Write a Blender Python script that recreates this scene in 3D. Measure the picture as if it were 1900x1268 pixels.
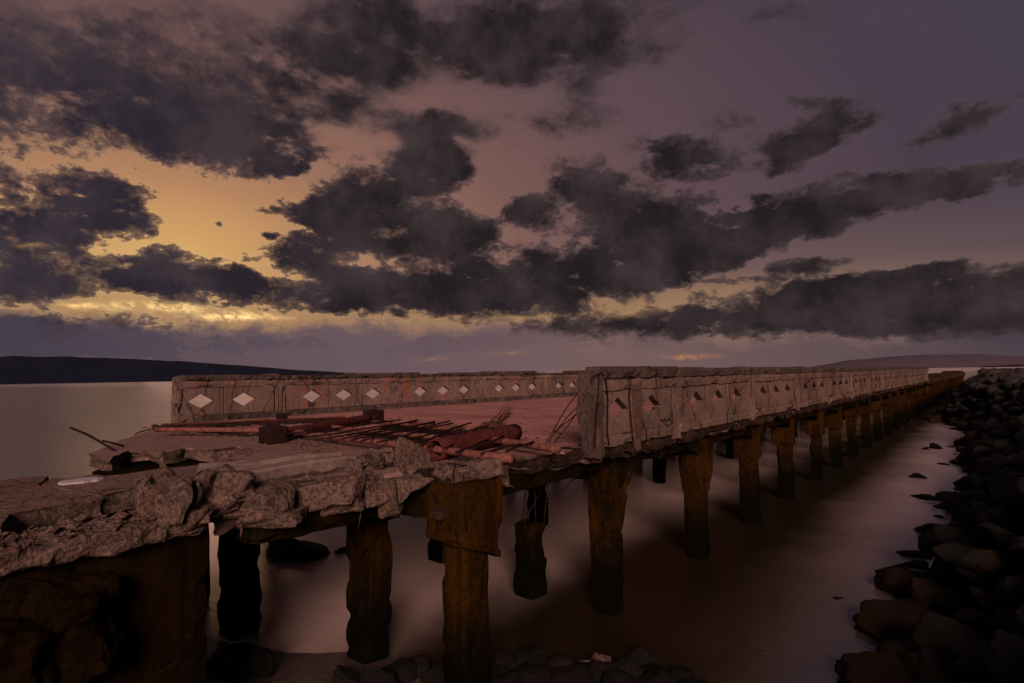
import bpy, bmesh, math, random
from mathutils import Vector, Matrix, noise, Euler

for o in list(bpy.data.objects):
    bpy.data.objects.remove(o, do_unlink=True)
scene = bpy.context.scene
col = scene.collection
R = math.radians

# ------------------------------------------------------------------ camera
# world: z = 0 is the water, the pier runs along +y, the rock bank stands at x > -1
YAW, PITCH, ROLL, FPX = 40.25, 3.4, 1.0, 1055.0
CAM = Vector((0.0, 0.0, 3.3))
cam_d = bpy.data.cameras.new('camera')
cam_d.sensor_width = 36.0
cam_d.lens = FPX / 1900.0 * 36.0
cam_d.clip_start = 0.05
cam_d.clip_end = 60000.0
cam = bpy.data.objects.new('camera', cam_d)
col.objects.link(cam)
CM = (Matrix.Rotation(R(YAW), 4, 'Z') @ Matrix.Rotation(R(90 + PITCH), 4, 'X') @ Matrix.Rotation(R(-ROLL), 4, 'Z'))
cam.matrix_world = Matrix.Translation(CAM) @ CM
scene.camera = cam
CM3 = CM.to_3x3()

def ray(px, py):                       # direction of a photo pixel (1900 x 1268)
    return (CM3 @ Vector(((px - 950.0) / FPX, -(py - 634.0) / FPX, -1.0))).normalized()
def on_z(px, py, z):                   # where that direction meets a level surface
    d = ray(px, py); return CAM + d * ((z - CAM.z) / d.z)
def on_x(px, py, x):
    d = ray(px, py); return CAM + d * ((x - CAM.x) / d.x)
def on_y(px, py, y):
    d = ray(px, py); return CAM + d * ((y - CAM.y) / d.y)
def az_el(px, py):                     # bearing from the seaward view line, and height, in degrees
    d = ray(px, py)
    v = Matrix.Rotation(R(-YAW), 3, 'Z') @ d
    return math.degrees(math.atan2(v.x, v.y)), math.degrees(math.asin(v.z))

# ------------------------------------------------------------------ node helper
class NT:
    def __init__(s, tree): s.t = tree; s.n = tree.nodes; s.l = tree.links
    def new(s, kind, **kw):
        n = s.n.new(kind)
        for k, v in kw.items(): setattr(n, k, v)
        return n
    def put(s, sock, v):
        if isinstance(v, bpy.types.NodeSocket): s.l.new(v, sock)
        elif v is not None:
            if hasattr(sock.default_value, '__len__') and not hasattr(v, '__len__'):
                v = [v] * len(sock.default_value)
            if hasattr(v, '__len__') and len(sock.default_value) == 4 and len(v) == 3: v = (*v, 1)
            sock.default_value = v
    def m(s, op, a, b=None, c=None, clamp=False):
        n = s.new('ShaderNodeMath', operation=op, use_clamp=clamp)
        s.put(n.inputs[0], a)
        if b is not None: s.put(n.inputs[1], b)
        if c is not None: s.put(n.inputs[2], c)
        return n.outputs[0]
    def vm(s, op, a, b=None):
        n = s.new('ShaderNodeVectorMath', operation=op)
        s.put(n.inputs[0], a)
        if b is not None:
            s.put(n.inputs['Scale'] if op == 'SCALE' else n.inputs[1], b)
        return n.outputs[0]
    def mix(s, f, a, b, mode='MIX'):
        n = s.new('ShaderNodeMix', data_type='RGBA', blend_type=mode)
        s.put(n.inputs[0], f); s.put(n.inputs[6], a); s.put(n.inputs[7], b)
        return n.outputs[2]
    def ramp(s, f, stops, interp='LINEAR'):
        n = s.new('ShaderNodeValToRGB'); cr = n.color_ramp; cr.interpolation = interp
        while len(cr.elements) < len(stops): cr.elements.new(0.5)
        for e, (p, c) in zip(cr.elements, stops):
            e.position = p; e.color = (*c, 1) if hasattr(c, '__len__') else (c, c, c, 1)
        s.put(n.inputs[0], f); return n.outputs[0]
    def rng(s, v, a, b, c=0.0, d=1.0, kind='SMOOTHSTEP'):
        n = s.new('ShaderNodeMapRange', interpolation_type=kind)
        for i, x in enumerate((v, a, b, c, d)): s.put(n.inputs[i], x)
        return n.outputs[0]
    def noise(s, vec, scale, detail=6, rough=.55, dist=0.0, lac=2.0):
        n = s.new('ShaderNodeTexNoise')
        s.put(n.inputs['Vector'], vec)
        for k, v in (('Scale', scale), ('Detail', detail), ('Roughness', rough), ('Distortion', dist), ('Lacunarity', lac)): s.put(n.inputs[k], v)
        return n
    def mapping(s, vec, loc=(0,0,0), rot=(0,0,0), scl=(1,1,1), kind='POINT'):
        n = s.new('ShaderNodeMapping', vector_type=kind)
        s.put(n.inputs['Vector'], vec); s.put(n.inputs['Location'], loc); s.put(n.inputs['Rotation'], rot); s.put(n.inputs['Scale'], scl)
        return n.outputs[0]
    def xyz(s, x, y, z=0.0):
        n = s.new('ShaderNodeCombineXYZ')
        for i, v in enumerate((x, y, z)): s.put(n.inputs[i], v)
        return n.outputs[0]
    def sep(s, v):
        n = s.new('ShaderNodeSeparateXYZ'); s.put(n.inputs[0], v); return n.outputs

# ------------------------------------------------------------------ the dusk sky with its clouds
world = bpy.data.worlds.new('World')
scene.world = world
world.use_nodes = True
W = NT(world.node_tree)
W.n.clear()
geo = W.new('ShaderNodeTexCoord')
rot = W.new('ShaderNodeVectorRotate', rotation_type='Z_AXIS')
W.put(rot.inputs['Vector'], geo.outputs['Generated']); W.put(rot.inputs['Angle'], R(-YAW))
dirv = W.vm('NORMALIZE', rot.outputs[0])
sx, sy, sz = W.sep(dirv)
AZ = W.m('MULTIPLY', W.m('ARCTAN2', sx, sy), 57.29578)
EL = W.m('MULTIPLY', W.m('ARCSINE', sz), 57.29578)
# a level cloud sheet seen in perspective
inv = W.m('DIVIDE', 1.0, W.m('ADD', W.m('MAXIMUM', sz, 0.0), 0.16))
plane = W.xyz(W.m('MULTIPLY', sx, inv), W.m('MULTIPLY', sy, inv), 0.0)
ang = W.xyz(AZ, EL, 0.0)
# warp
wn = W.noise(W.vm('MULTIPLY', ang, (0.55, 1.0, 1.0)), 0.16, 5, .6)
warp = W.vm('SCALE', W.vm('SUBTRACT', wn.outputs['Color'], (.5, .5, .5)), 2.4)
wn2 = W.noise(W.vm('MULTIPLY', ang, (0.5, 1.0, 1.0)), 0.75, 6, .62)
warp2 = W.vm('SCALE', W.vm('SUBTRACT', wn2.outputs["Color"], (.5, .5, .5)), 2.0)
wang = W.vm('ADD', W.vm('ADD', ang, warp), warp2)
# (photo x, y, half length, half height, rise in degrees, weight)
BLOBS = [
 (230,180,420,140,0,.75),(430,270,230,62,-4,.95),(470,225,150,60,0,.6),(560,300,90,26,14,.7),(40,330,150,50,0,.6),
 (190,358,125,42,6,.85),(110,415,230,58,2,.95),(70,505,240,62,0,.85),(335,515,165,58,-4,1.0),(440,518,70,26,0,.6),(60,620,330,60,0,.75),
 (700,350,200,72,16,.95),(805,300,80,55,-20,.85),(600,398,125,32,-4,.85),(630,455,140,36,0,.85),(560,492,130,26,-14,.85),(690,520,160,34,-12,.6),
 (770,420,170,70,-8,.6),(880,505,200,66,-6,.6),(700,552,380,40,0,.9),(960,545,330,58,2,.95),(850,430,90,42,0,.8),(330,585,150,16,-4,.35),
 (975,392,62,42,0,.85),(1085,335,90,52,-10,.75),(1150,390,190,85,4,.75),(1250,435,220,66,14,.8),(1090,482,200,50,0,.5),(1340,455,280,46,14,.95),
 (1510,392,320,52,11,1.0),(1780,348,280,34,12,.9),(1250,500,180,40,14,.8),
 (1275,290,130,48,-9,.95),(1530,232,120,52,18,1.05),(1475,285,85,40,20,.85),(1505,180,75,22,-4,.7),(1780,222,170,40,24,.65),(1365,225,100,44,-18,.45),(1430,270,60,26,0,.4),
 (1490,498,100,19,9,.8),(1358,518,60,11,8,.6),(1700,513,130,18,8,.75),(1640,215,60,20,10,.3),(1400,312,300,14,-8,.2),
 (1240,608,150,36,7,.95),(1460,572,250,62,5,1.1),(1720,562,360,68,3,1.15),(1880,605,260,52,0,.9),(1010,618,230,24,7,.9),(860,640,200,20,7,.6),
 (800,70,270,80,-4,.6),(700,130,130,42,-14,.5),(1010,75,260,85,0,.6),(1160,20,210,56,0,.6),(900,110,120,52,-16,.6),(1440,25,120,34,10,.6),(1210,100,130,36,8,.55),
 (1085,165,70,42,20,.55),(1080,225,110,36,0,.45),(600,95,100,36,-20,.5),(120,60,300,110,0,.3),(700,215,170,36,-16,.42),(840,235,90,22,-12,.4),
 (405,410,16,8,0,.5),(495,435,26,10,0,.5),(1600,60,500,60,8,.12),(320,640,700,40,0,.35),
]
acc = None
for (bx, by, br, bh, ba, bw) in BLOBS:
    a0, e0 = az_el(bx, by)
    c, s = math.cos(R(ba)), math.sin(R(ba))
    a1, e1 = az_el(bx + c, by - s)
    a2, e2 = az_el(bx + s, by + c)
    # long axis direction and local scale in degrees per pixel
    th = math.atan2(e1 - e0, a1 - a0)
    k1 = math.hypot(a1 - a0, e1 - e0)
    k2 = math.hypot(a2 - a0, e2 - e0)
    v = W.mapping(wang, (a0, e0, 0), (0, 0, th), (br * k1 * 1.06, bh * k2 * 1.12, 1.0), 'TEXTURE')
    g = W.new('ShaderNodeTexGradient', gradient_type='SPHERICAL'); W.put(g.inputs[0], v)
    acc = W.m('MULTIPLY_ADD', g.outputs['Fac'], bw, acc if acc is not None else 0.0)
acc = W.m('MINIMUM', W.m('POWER', acc, .62), 1.2)
# a high veil over the left and the middle
veil = W.m('MULTIPLY', W.rng(EL, 17, 27), W.rng(AZ, -2, 26, 1, .1))
acc = W.m('MULTIPLY_ADD', veil, W.rng(W.noise(W.vm('MULTIPLY', ang, (.6, 1, 1)), .09, 3, .5, .6).outputs['Fac'], .35, .62, .08, .62), acc)
# the rest of the sky: broken cloud of the same kind
nb = W.noise(plane, 1.5, 5, .55, .4)
rest = W.rng(nb.outputs['Fac'], .48, .68, 0, 1.0)
inA = W.m('MULTIPLY', W.rng(W.m('ABSOLUTE', AZ), 42, 60, 1, 0), W.rng(EL, 33, 44, 1, 0))
cover = W.m('ADD', W.m('MULTIPLY', acc, inA), W.m('MULTIPLY', rest, W.m('SUBTRACT', 1.0, inA)))
fine = W.noise(W.vm('MULTIPLY', W.vm('ADD', ang, W.vm('SCALE', warp2, .6)), (.62, 1.15, 1)), .42, 9, .6, .25)
fineF = W.m('SUBTRACT', W.m('MULTIPLY_ADD', W.m('SUBTRACT', W.noise(W.vm('MULTIPLY', ang, (.75, 1, 1)), 1.7, 6, .66, .5).outputs['Fac'], .5), .42, fine.outputs['Fac']), .5)
dens_raw = W.m("MULTIPLY_ADD", fineF, W.m('MULTIPLY', W.rng(cover, .0, .35, .6, 1.35), W.rng(EL, 17, 28, 1.0, .6)), cover)
dens = W.rng(dens_raw, W.rng(EL, 16, 30, .26, .06), W.rng(EL, 15, 30, .46, .95))
core = W.rng(dens_raw, .26, W.rng(EL, 15, 30, .70, 1.1))
# clear sky colour: warm round the hidden sun, mauve further off, slate overhead
GA, GE = az_el(310, 520)
da = W.m('MULTIPLY', W.m('SUBTRACT', AZ, GA), .60)
de = W.m('SUBTRACT', EL, GE)
de = W.m('MULTIPLY', de, 1.05)
dist = W.m('SQRT', W.m('ADD', W.m('MULTIPLY', da, da), W.m('MULTIPLY', de, de)))
clear = W.ramp(W.m('DIVIDE', dist, 80.0), [
 (0.0, (.86,.52,.17)), (.055, (.66,.36,.13)), (.11, (.46,.23,.115)), (.17, (.31,.155,.105)), (.26, (.195,.100,.088)), (.38, (.120,.070,.080)), (.52, (.070,.048,.070)), (.72, (.050,.047,.080)), (1.0, (.050,.047,.078))])
low = W.m('MULTIPLY', W.rng(W.m('ABSOLUTE', W.m('SUBTRACT', EL, 6.3)), 0, 3.6, 1, 0), W.rng(AZ, 18, 46, 1, .15))
clear = W.mix(W.m('MULTIPLY', low, .62), clear, (.46,.25,.085))
lowv = W.m('MULTIPLY', W.rng(EL, 2, 17, 1, 0), W.rng(AZ, 30, 60, 1, .3))
clear = W.mix(W.m('MULTIPLY', lowv, .5), clear, (.30,.185,.125))
# cloud colour
tone = W.noise(W.vm('ADD', ang, W.vm('SCALE', warp2, .5)), .16, 6, .6)
near = W.rng(dist, 4, 34, 1, 0)
thin = W.mix(.55, clear, (.080,.054,.060))
thick = W.mix(W.rng(AZ, -45, -5), (.026,.020,.031), (.0170,.0125,.0140))
cl = W.mix(core, thin, thick)
cl = W.mix(W.rng(tone.outputs['Fac'], .36, .68), cl, W.mix(.38, cl, (.105,.070,.076)))
skyc = W.mix(dens, clear, cl)
# thin bright edges next to the hidden sun
rim = W.m('MULTIPLY', W.m('MULTIPLY', dens, W.m('SUBTRACT', 1.0, dens)), W.rng(dist, 2, 17, 1, 0))
skyc = W.mix(W.m('MULTIPLY', rim, .7), skyc, (.85,.55,.24), 'ADD')
# a murky layer of rain haze low over the sea
hzt = W.rng(AZ, -6, 24, 5.9, 3.6)
hz = W.rng(W.m('ADD', EL, W.m('MULTIPLY_ADD', W.m('SUBTRACT', tone.outputs['Fac'], .5), 5.0, W.m('MULTIPLY', fineF, 3.4))), W.m('SUBTRACT', hzt, 1.9), hzt, 1, 0)
skyc = W.mix(W.m('MULTIPLY', hz, .93), skyc, W.ramp(W.rng(AZ, -45, 48, 0, 1, 'LINEAR'), [(0, (.055,.045,.068)), (.3, (.120,.084,.105)), (.6, (.175,.105,.105)), (.85, (.10,.066,.074)), (1, (.042,.036,.054))]))
# orange streaks under the cloud base
for (bx, by, br, bh, bw) in [(1275,661,90,7,.9),(1090,650,60,6,.35),(790,667,60,6,.7),(940,655,70,5,.5),(1010,690,120,6,.35),(300,572,190,17,1.0),(430,587,160,12,1.1),(150,568,60,9,.6),(80,366,38,7,.6),(60,457,60,8,.5),(950,590,120,7,.6),(1170,583,110,12,.5),(700,597,80,5,.5),(650,487,60,10,.45)]:
    a0, e0 = az_el(bx, by); a1, e1 = az_el(bx + 1, by); a2, e2 = az_el(bx, by + 1)
    v = W.mapping(W.vm('ADD', ang, W.vm('SCALE', warp2, .55)), (a0, e0, 0), (0,0,R(.5)), (br * abs(a1 - a0), bh * abs(e2 - e0) * 1.2, 1), 'TEXTURE')
    g = W.new('ShaderNodeTexGradient', gradient_type='QUADRATIC_SPHERE'); W.put(g.inputs[0], v)
    c_ = (2.0,1.32,.50) if by > 560 and bx < 600 else ((.55,.24,.085) if by > 640 else (.66,.38,.13))
    skyc = W.mix(W.m('MULTIPLY', W.m('MULTIPLY', g.outputs['Fac'], bw), W.rng(W.m('ADD', fineF, .5), .42, .60, .08, 1), clamp=True), skyc, c_)
bg = W.new('ShaderNodeBackground')
W.put(bg.inputs['Color'], skyc); W.put(bg.inputs['Strength'], 1.0)
wo = W.new('ShaderNodeOutputWorld'); W.l.new(bg.outputs[0], wo.inputs[0])

# ------------------------------------------------------------------ soft pink front fill added on the land side, opposite the hidden sun
fill_d = bpy.data.lights.new('sun', 'SUN')  # added front fill lamp, not the hidden sun
fill_d.energy = 5.0
fill_d.angle = R(24)
fill_d.color = (1.0, .66, .57)
sun = bpy.data.objects.new('sun', fill_d)  # object of the added front fill lamp
col.objects.link(sun)
FILL_FROM = Vector((.62, -.70, .38)).normalized()
sun.rotation_euler = (-FILL_FROM).to_track_quat('-Z', 'Y').to_euler()
sun.location = (6, -4, 9)

vs = scene.view_settings
vs.view_transform = 'Standard'; vs.look = 'None'; vs.gamma = 1.0; vs.exposure = 0.0
vs.use_curve_mapping = False
scene.render.engine = 'CYCLES'
scene.cycles.use_denoising = True
scene.cycles.max_bounces = 6
scene.cycles.sample_clamp_indirect = 4.0

# ------------------------------------------------------------------ materials
def new_mat(name):
    m = bpy.data.materials.new(name); m.use_nodes = True
    T = NT(m.node_tree); T.n.clear()
    out = T.new('ShaderNodeOutputMaterial'); p = T.new('ShaderNodeBsdfPrincipled')
    T.l.new(p.outputs[0], out.inputs[0])
    return m, T, p

def concrete(name, c1, c2, rust, rust_amt=.5, crack=.5, dark=(.03,.024,.02), scale=1.0, bump=.35, tide=None, streak=(5, 5, .5), local=False, rough=.88, grain=.35, k=.36, near_tint=None, spec=.06):
    c1, c2, rust, dark = [tuple(k * q for q in c_) for c_ in (c1, c2, rust, dark)]
    m, T, p = new_mat(name)
    if local:
        tc = T.new('ShaderNodeTexCoord'); oi = T.new('ShaderNodeObjectInfo')
        P = T.vm('ADD', tc.outputs['Object'], T.vm('SCALE', T.xyz(oi.outputs['Random'], oi.outputs['Random'], oi.outputs['Random']), 37.0))
    else:
        P = T.new('ShaderNodeNewGeometry').outputs['Position']
    n1 = T.noise(P, 1.1 * scale, 8, .62, .3)
    n2 = T.noise(P, 9 * scale, 8, .65)
    n3 = T.noise(P, 60 * scale, 4, .7)
    base = T.mix(T.rng(n1.outputs['Fac'], .34, .66), c1, c2)
    base = T.mix(T.rng(n2.outputs['Fac'], .42, .72, 0, .55), base, tuple(.45 * a for a in c1))
    base = T.mix(T.rng(n3.outputs['Fac'], .55, .75, 0, .45), base, tuple(min(1, 1.5 * a) for a in c2))
    n5 = T.noise(P, 21 * scale, 3, .75)
    base = T.mix(T.rng(n5.outputs['Fac'], .50, .60, 0, grain), base, tuple(.18 * a for a in c1))
    base = T.mix(T.rng(n5.outputs['Fac'], .36, .44, grain * .7, 0), base, tuple(min(1, 1.6 * a) for a in c1))
    # rust and dirt runs
    st = T.noise(T.mapping(P, scl=streak), 1.0 * scale, 6, .6)
    n4 = T.noise(P, .9 * scale, 5, .6)
    rm = T.m('MULTIPLY', T.rng(st.outputs['Fac'], .50, .70), T.rng(n4.outputs['Fac'], .38, .58))
    base = T.mix(T.m('MULTIPLY', rm, rust_amt), base, rust)
    st2 = T.noise(T.mapping(P, loc=(7, 3, 1), scl=streak), 1.7 * scale, 6, .6)
    base = T.mix(T.rng(st2.outputs['Fac'], .54, .74, 0, .6), base, dark)
    if near_tint:  # blends in a second tone towards the near end
        yy = T.m('ADD', T.sep(P)[1], T.m('MULTIPLY', T.m('SUBTRACT', n1.outputs['Fac'], .5), 2.5))
        base = T.mix(T.rng(yy, near_tint[0], near_tint[1], .8, 0), base, T.mix(n2.outputs['Fac'], near_tint[2], tuple(.5 * q for q in near_tint[2])))
    h = T.m('ADD', T.m('MULTIPLY', n2.outputs['Fac'], .6), T.m('MULTIPLY_ADD', n5.outputs['Fac'], -.5 * min(1, grain * 2), T.m('MULTIPLY', n3.outputs['Fac'], .35)))
    if crack:
        wv = T.vm('ADD', P, T.vm('SCALE', n2.outputs['Color'], .18))
        vo = T.new('ShaderNodeTexVoronoi', feature='DISTANCE_TO_EDGE')
        T.put(vo.inputs['Vector'], T.mapping(wv, scl=(1, 1.15, .62))); T.put(vo.inputs['Scale'], 1.35 * scale)
        ck = T.m('MULTIPLY', T.rng(vo.outputs['Distance'], .004, .022, 1, 0), T.rng(n1.outputs['Fac'], .40, .56))
        base = T.mix(T.m('MULTIPLY', ck, crack), base, (.012, .009, .008))
        h = T.m('SUBTRACT', h, T.m('MULTIPLY', ck, .9))
    if tide:
        z = T.sep(T.new('ShaderNodeNewGeometry').outputs['Position'])[2]
        zz = T.m('ADD', z, T.m('MULTIPLY', T.m('SUBTRACT', n2.outputs['Fac'], .5), .9))
        base = T.mix(T.rng(zz, tide[0], tide[1], 1, 0), base, tide[2])
    T.put(p.inputs['Base Color'], base); T.put(p.inputs['Roughness'], rough)
    T.put(p.inputs['Specular IOR Level'], spec)
    b = T.new('ShaderNodeBump'); T.put(b.inputs['Strength'], bump); T.put(b.inputs['Distance'], .04); T.put(b.inputs['Height'], h)
    T.l.new(b.outputs[0], p.inputs['Normal'])
    return m

M = {}
M['wall'] = concrete('weathered_parapet_concrete', (.33,.215,.175), (.20,.135,.112), (.46,.105,.035), .85, .9, bump=.5, grain=.25, k=.42)
M['wall_out'] = concrete('outer_parapet_concrete', (.36,.235,.182), (.20,.132,.104), (.40,.135,.065), .7, 1.0, bump=.6, grain=.26)
M['dressed'] = concrete('dressed_stone', (.34,.24,.205), (.27,.19,.165), (.25,.12,.07), .25, 0, streak=(2, 2, 2), bump=.35, grain=.15, k=.42)
M['coping'] = concrete('coping_concrete', (.19,.132,.11), (.115,.082,.07), (.28,.10,.04), .5, .8, bump=.6, grain=.4)
M['deck'] = concrete('deck_concrete', (.66,.31,.26), (.50,.225,.19), (.24,.08,.05), .55, .4, streak=(.5, 2.2, 5), bump=.3, grain=.22, k=.5, near_tint=(3.6, 6.4, (.165,.108,.09)))
M['slab'] = concrete('broken_slab_concrete', (.33,.20,.165), (.23,.145,.12), (.26,.11,.06), .4, .5, streak=(2, 2, 2), bump=.8, grain=.5, k=.45)
M['edge'] = concrete('crumbled_edge_concrete', (.15,.085,.055), (.05,.032,.022), (.26,.07,.022), .7, 0, streak=(5, 5, 2), bump=1.0, scale=1.6, grain=.7, k=.22)
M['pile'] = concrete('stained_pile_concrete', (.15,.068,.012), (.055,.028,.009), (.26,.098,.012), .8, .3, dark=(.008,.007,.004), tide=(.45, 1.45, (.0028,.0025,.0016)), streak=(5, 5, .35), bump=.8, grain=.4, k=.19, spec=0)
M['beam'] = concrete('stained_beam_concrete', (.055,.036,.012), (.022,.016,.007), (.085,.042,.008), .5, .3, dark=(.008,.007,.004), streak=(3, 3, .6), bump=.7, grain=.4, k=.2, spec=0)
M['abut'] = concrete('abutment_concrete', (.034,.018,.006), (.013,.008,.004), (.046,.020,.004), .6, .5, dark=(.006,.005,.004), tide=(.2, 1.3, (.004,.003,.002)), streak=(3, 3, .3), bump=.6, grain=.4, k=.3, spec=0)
M['rubble'] = concrete('rubble_concrete', (.30,.19,.15), (.17,.115,.088), (.30,.12,.05), .35, 0, streak=(3, 3, 2), bump=1.0, scale=1.5, local=True, grain=.75, k=.42)
M['basalt'] = concrete('basalt', (.030,.025,.021), (.016,.014,.013), (.045,.020,.008), .8, 0, dark=(.006,.0055,.0055), streak=(1.2, 1.2, 1.2), bump=1.0, scale=2.2, tide=(.15, .75, (.030,.015,.006)), rough=.7, grain=.75, k=1.15, spec=.12)
M['wet_rock'] = concrete('wet_shore_rock', (.030,.024,.019), (.014,.012,.010), (.035,.018,.008), .7, 0, dark=(.005,.0045,.004), streak=(1.2, 1.2, 1.2), bump=1.0, scale=2.2, rough=.6, grain=.5, k=.4, spec=.1)
M['bank'] = concrete('bank_earth', (.022,.018,.015), (.012,.011,.010), (.03,.016,.008), .5, 0, bump=.8)
M['sand'] = concrete('wet_sand', (.26,.17,.145), (.18,.115,.095), (.05,.03,.02), .4, 0, streak=(1, 3, 1), bump=.25, rough=.38)
M['hill'] = concrete('far_hill', (.007,.009,.021), (.005,.007,.017), (.005,.006,.013), .3, 0, scale=.002, bump=0, grain=0, k=1.0)
M['hill2'] = concrete('far_hazed_hill', (.080,.062,.078), (.078,.06,.076), (.078,.06,.076), .3, 0, scale=.0005, bump=0, dark=(.078,.06,.076), grain=0, k=1.0)  # distance haze painted into the colour, matched to the low sky

def rust_mat(name, c1, c2, metal=.0, rough=.75, bump=.5):
    m, T, p = new_mat(name)
    tc = T.new('ShaderNodeTexCoord'); oi = T.new('ShaderNodeObjectInfo')
    P = T.vm('ADD', tc.outputs['Object'], T.vm('SCALE', T.xyz(oi.outputs['Random'], oi.outputs['Random'], 0.0), 21.0))
    n = T.noise(P, 16, 8, .65); f = T.noise(P, 45, 4, .7)
    c = T.mix(T.rng(n.outputs['Fac'], .36, .64), c1, c2)
    c = T.mix(T.rng(f.outputs['Fac'], .5, .75, 0, .7), c, tuple(.35 * a for a in c2))
    T.put(p.inputs['Base Color'], c); T.put(p.inputs['Roughness'], rough); T.put(p.inputs['Metallic'], metal); T.put(p.inputs['Specular IOR Level'], .05)
    b = T.new('ShaderNodeBump'); T.put(b.inputs['Strength'], bump); T.put(b.inputs['Distance'], .015)
    T.put(b.inputs['Height'], T.m('ADD', n.outputs['Fac'], T.m('MULTIPLY', f.outputs['Fac'], .4))); T.l.new(b.outputs[0], p.inputs['Normal'])
    return m
M['rust_red'] = rust_mat('red_rust', (.085,.019,.016), (.030,.010,.009))
M['rust_pink'] = rust_mat('pink_flaked_paint', (.155,.066,.050), (.085,.029,.023))
M['rust_dark'] = rust_mat('dark_rust', (.018,.008,.007), (.009,.005,.0045))
M['twig'] = rust_mat('dry_twig', (.065,.028,.02), (.03,.015,.011))
M['paint_spot'] = rust_mat('lime_spill', (.34,.30,.31), (.25,.21,.21))

# water: dark amber where one looks into it, milky where the swell was blurred; brightness past and under the pier is painted in
m, T, p = new_mat('sea_water')
P = T.new('ShaderNodeNewGeometry').outputs['Position']
x, y, z = T.sep(P)
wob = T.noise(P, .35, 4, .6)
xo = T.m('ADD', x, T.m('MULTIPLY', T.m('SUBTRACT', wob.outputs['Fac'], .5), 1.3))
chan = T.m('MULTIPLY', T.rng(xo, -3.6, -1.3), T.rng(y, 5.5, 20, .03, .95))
open_bright = T.m('MULTIPLY', T.rng(xo, -15.5, -13.0, 1, 0), T.rng(T.m('MULTIPLY_ADD', x, .30, y), -5, 13, .13, 1.0))  # pale colour paints the bright open water seen through the parapet openings
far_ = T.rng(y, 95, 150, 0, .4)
inner = T.m('MULTIPLY', T.m('MULTIPLY', T.rng(xo, -7.8, -5.0, 1.0, .0), T.rng(xo, -17, -14.2)), T.m('MULTIPLY', T.rng(y, 12, 34, 1.0, .5), T.rng(y, 1.2, 3.4)))  # pale colour paints brightness into the water under the pier
milk_light = T.m('MAXIMUM', T.m('MAXIMUM', chan, open_bright), T.m('MAXIMUM', far_, inner))
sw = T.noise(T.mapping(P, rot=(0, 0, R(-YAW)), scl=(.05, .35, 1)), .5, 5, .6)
milk_light = T.m('MULTIPLY', milk_light, T.rng(sw.outputs['Fac'], .3, .7, .62, 1.0))
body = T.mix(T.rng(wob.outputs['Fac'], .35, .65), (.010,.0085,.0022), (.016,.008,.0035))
T.put(p.inputs['Base Color'], T.mix(milk_light, body, (.80,.58,.52)))
T.put(p.inputs['Roughness'], .21); T.put(p.inputs['IOR'], 3.0)
rip = T.noise(T.mapping(P, rot=(0, 0, R(-YAW)), scl=(1.2, 7.0, 1)), 1.5, 4, .6)
b = T.new('ShaderNodeBump'); T.put(b.inputs['Strength'], .12); T.put(b.inputs['Distance'], .05); T.put(b.inputs['Height'], rip.outputs['Fac'])
T.l.new(b.outputs[0], p.inputs['Normal'])
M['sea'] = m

# ------------------------------------------------------------------ mesh helpers
def link(name, me, mat, parent=None, smooth=False):
    o = bpy.data.objects.new(name, me); col.objects.link(o)
    if mat is not None and not me.materials: me.materials.append(mat)
    if smooth:
        me.polygons.foreach_set('use_smooth', [True] * len(me.polygons))
    if parent is not None: o.parent = parent
    return o
def from_bm(name, bm, mat, parent=None, smooth=False):
    me = bpy.data.meshes.new(name); bmesh.ops.recalc_face_normals(bm, faces=bm.faces); bm.to_mesh(me); bm.free()
    return link(name, me, mat, parent, smooth)
def pyd(name, v, f, mat, parent=None, smooth=False):
    me = bpy.data.meshes.new(name); me.from_pydata(v, [], f); me.update()
    return link(name, me, mat, parent, smooth)
def tag(o, label=None, cat=None, group=None, kind=None):
    for k, v in (('label', label), ('category', cat), ('group', group), ('kind', kind)):
        if v: o[k] = v
    return o
def empty(name, loc=(0, 0, 0)):
    o = bpy.data.objects.new(name, None); col.objects.link(o); o.location = loc; o.empty_display_size = .2; return o

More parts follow.
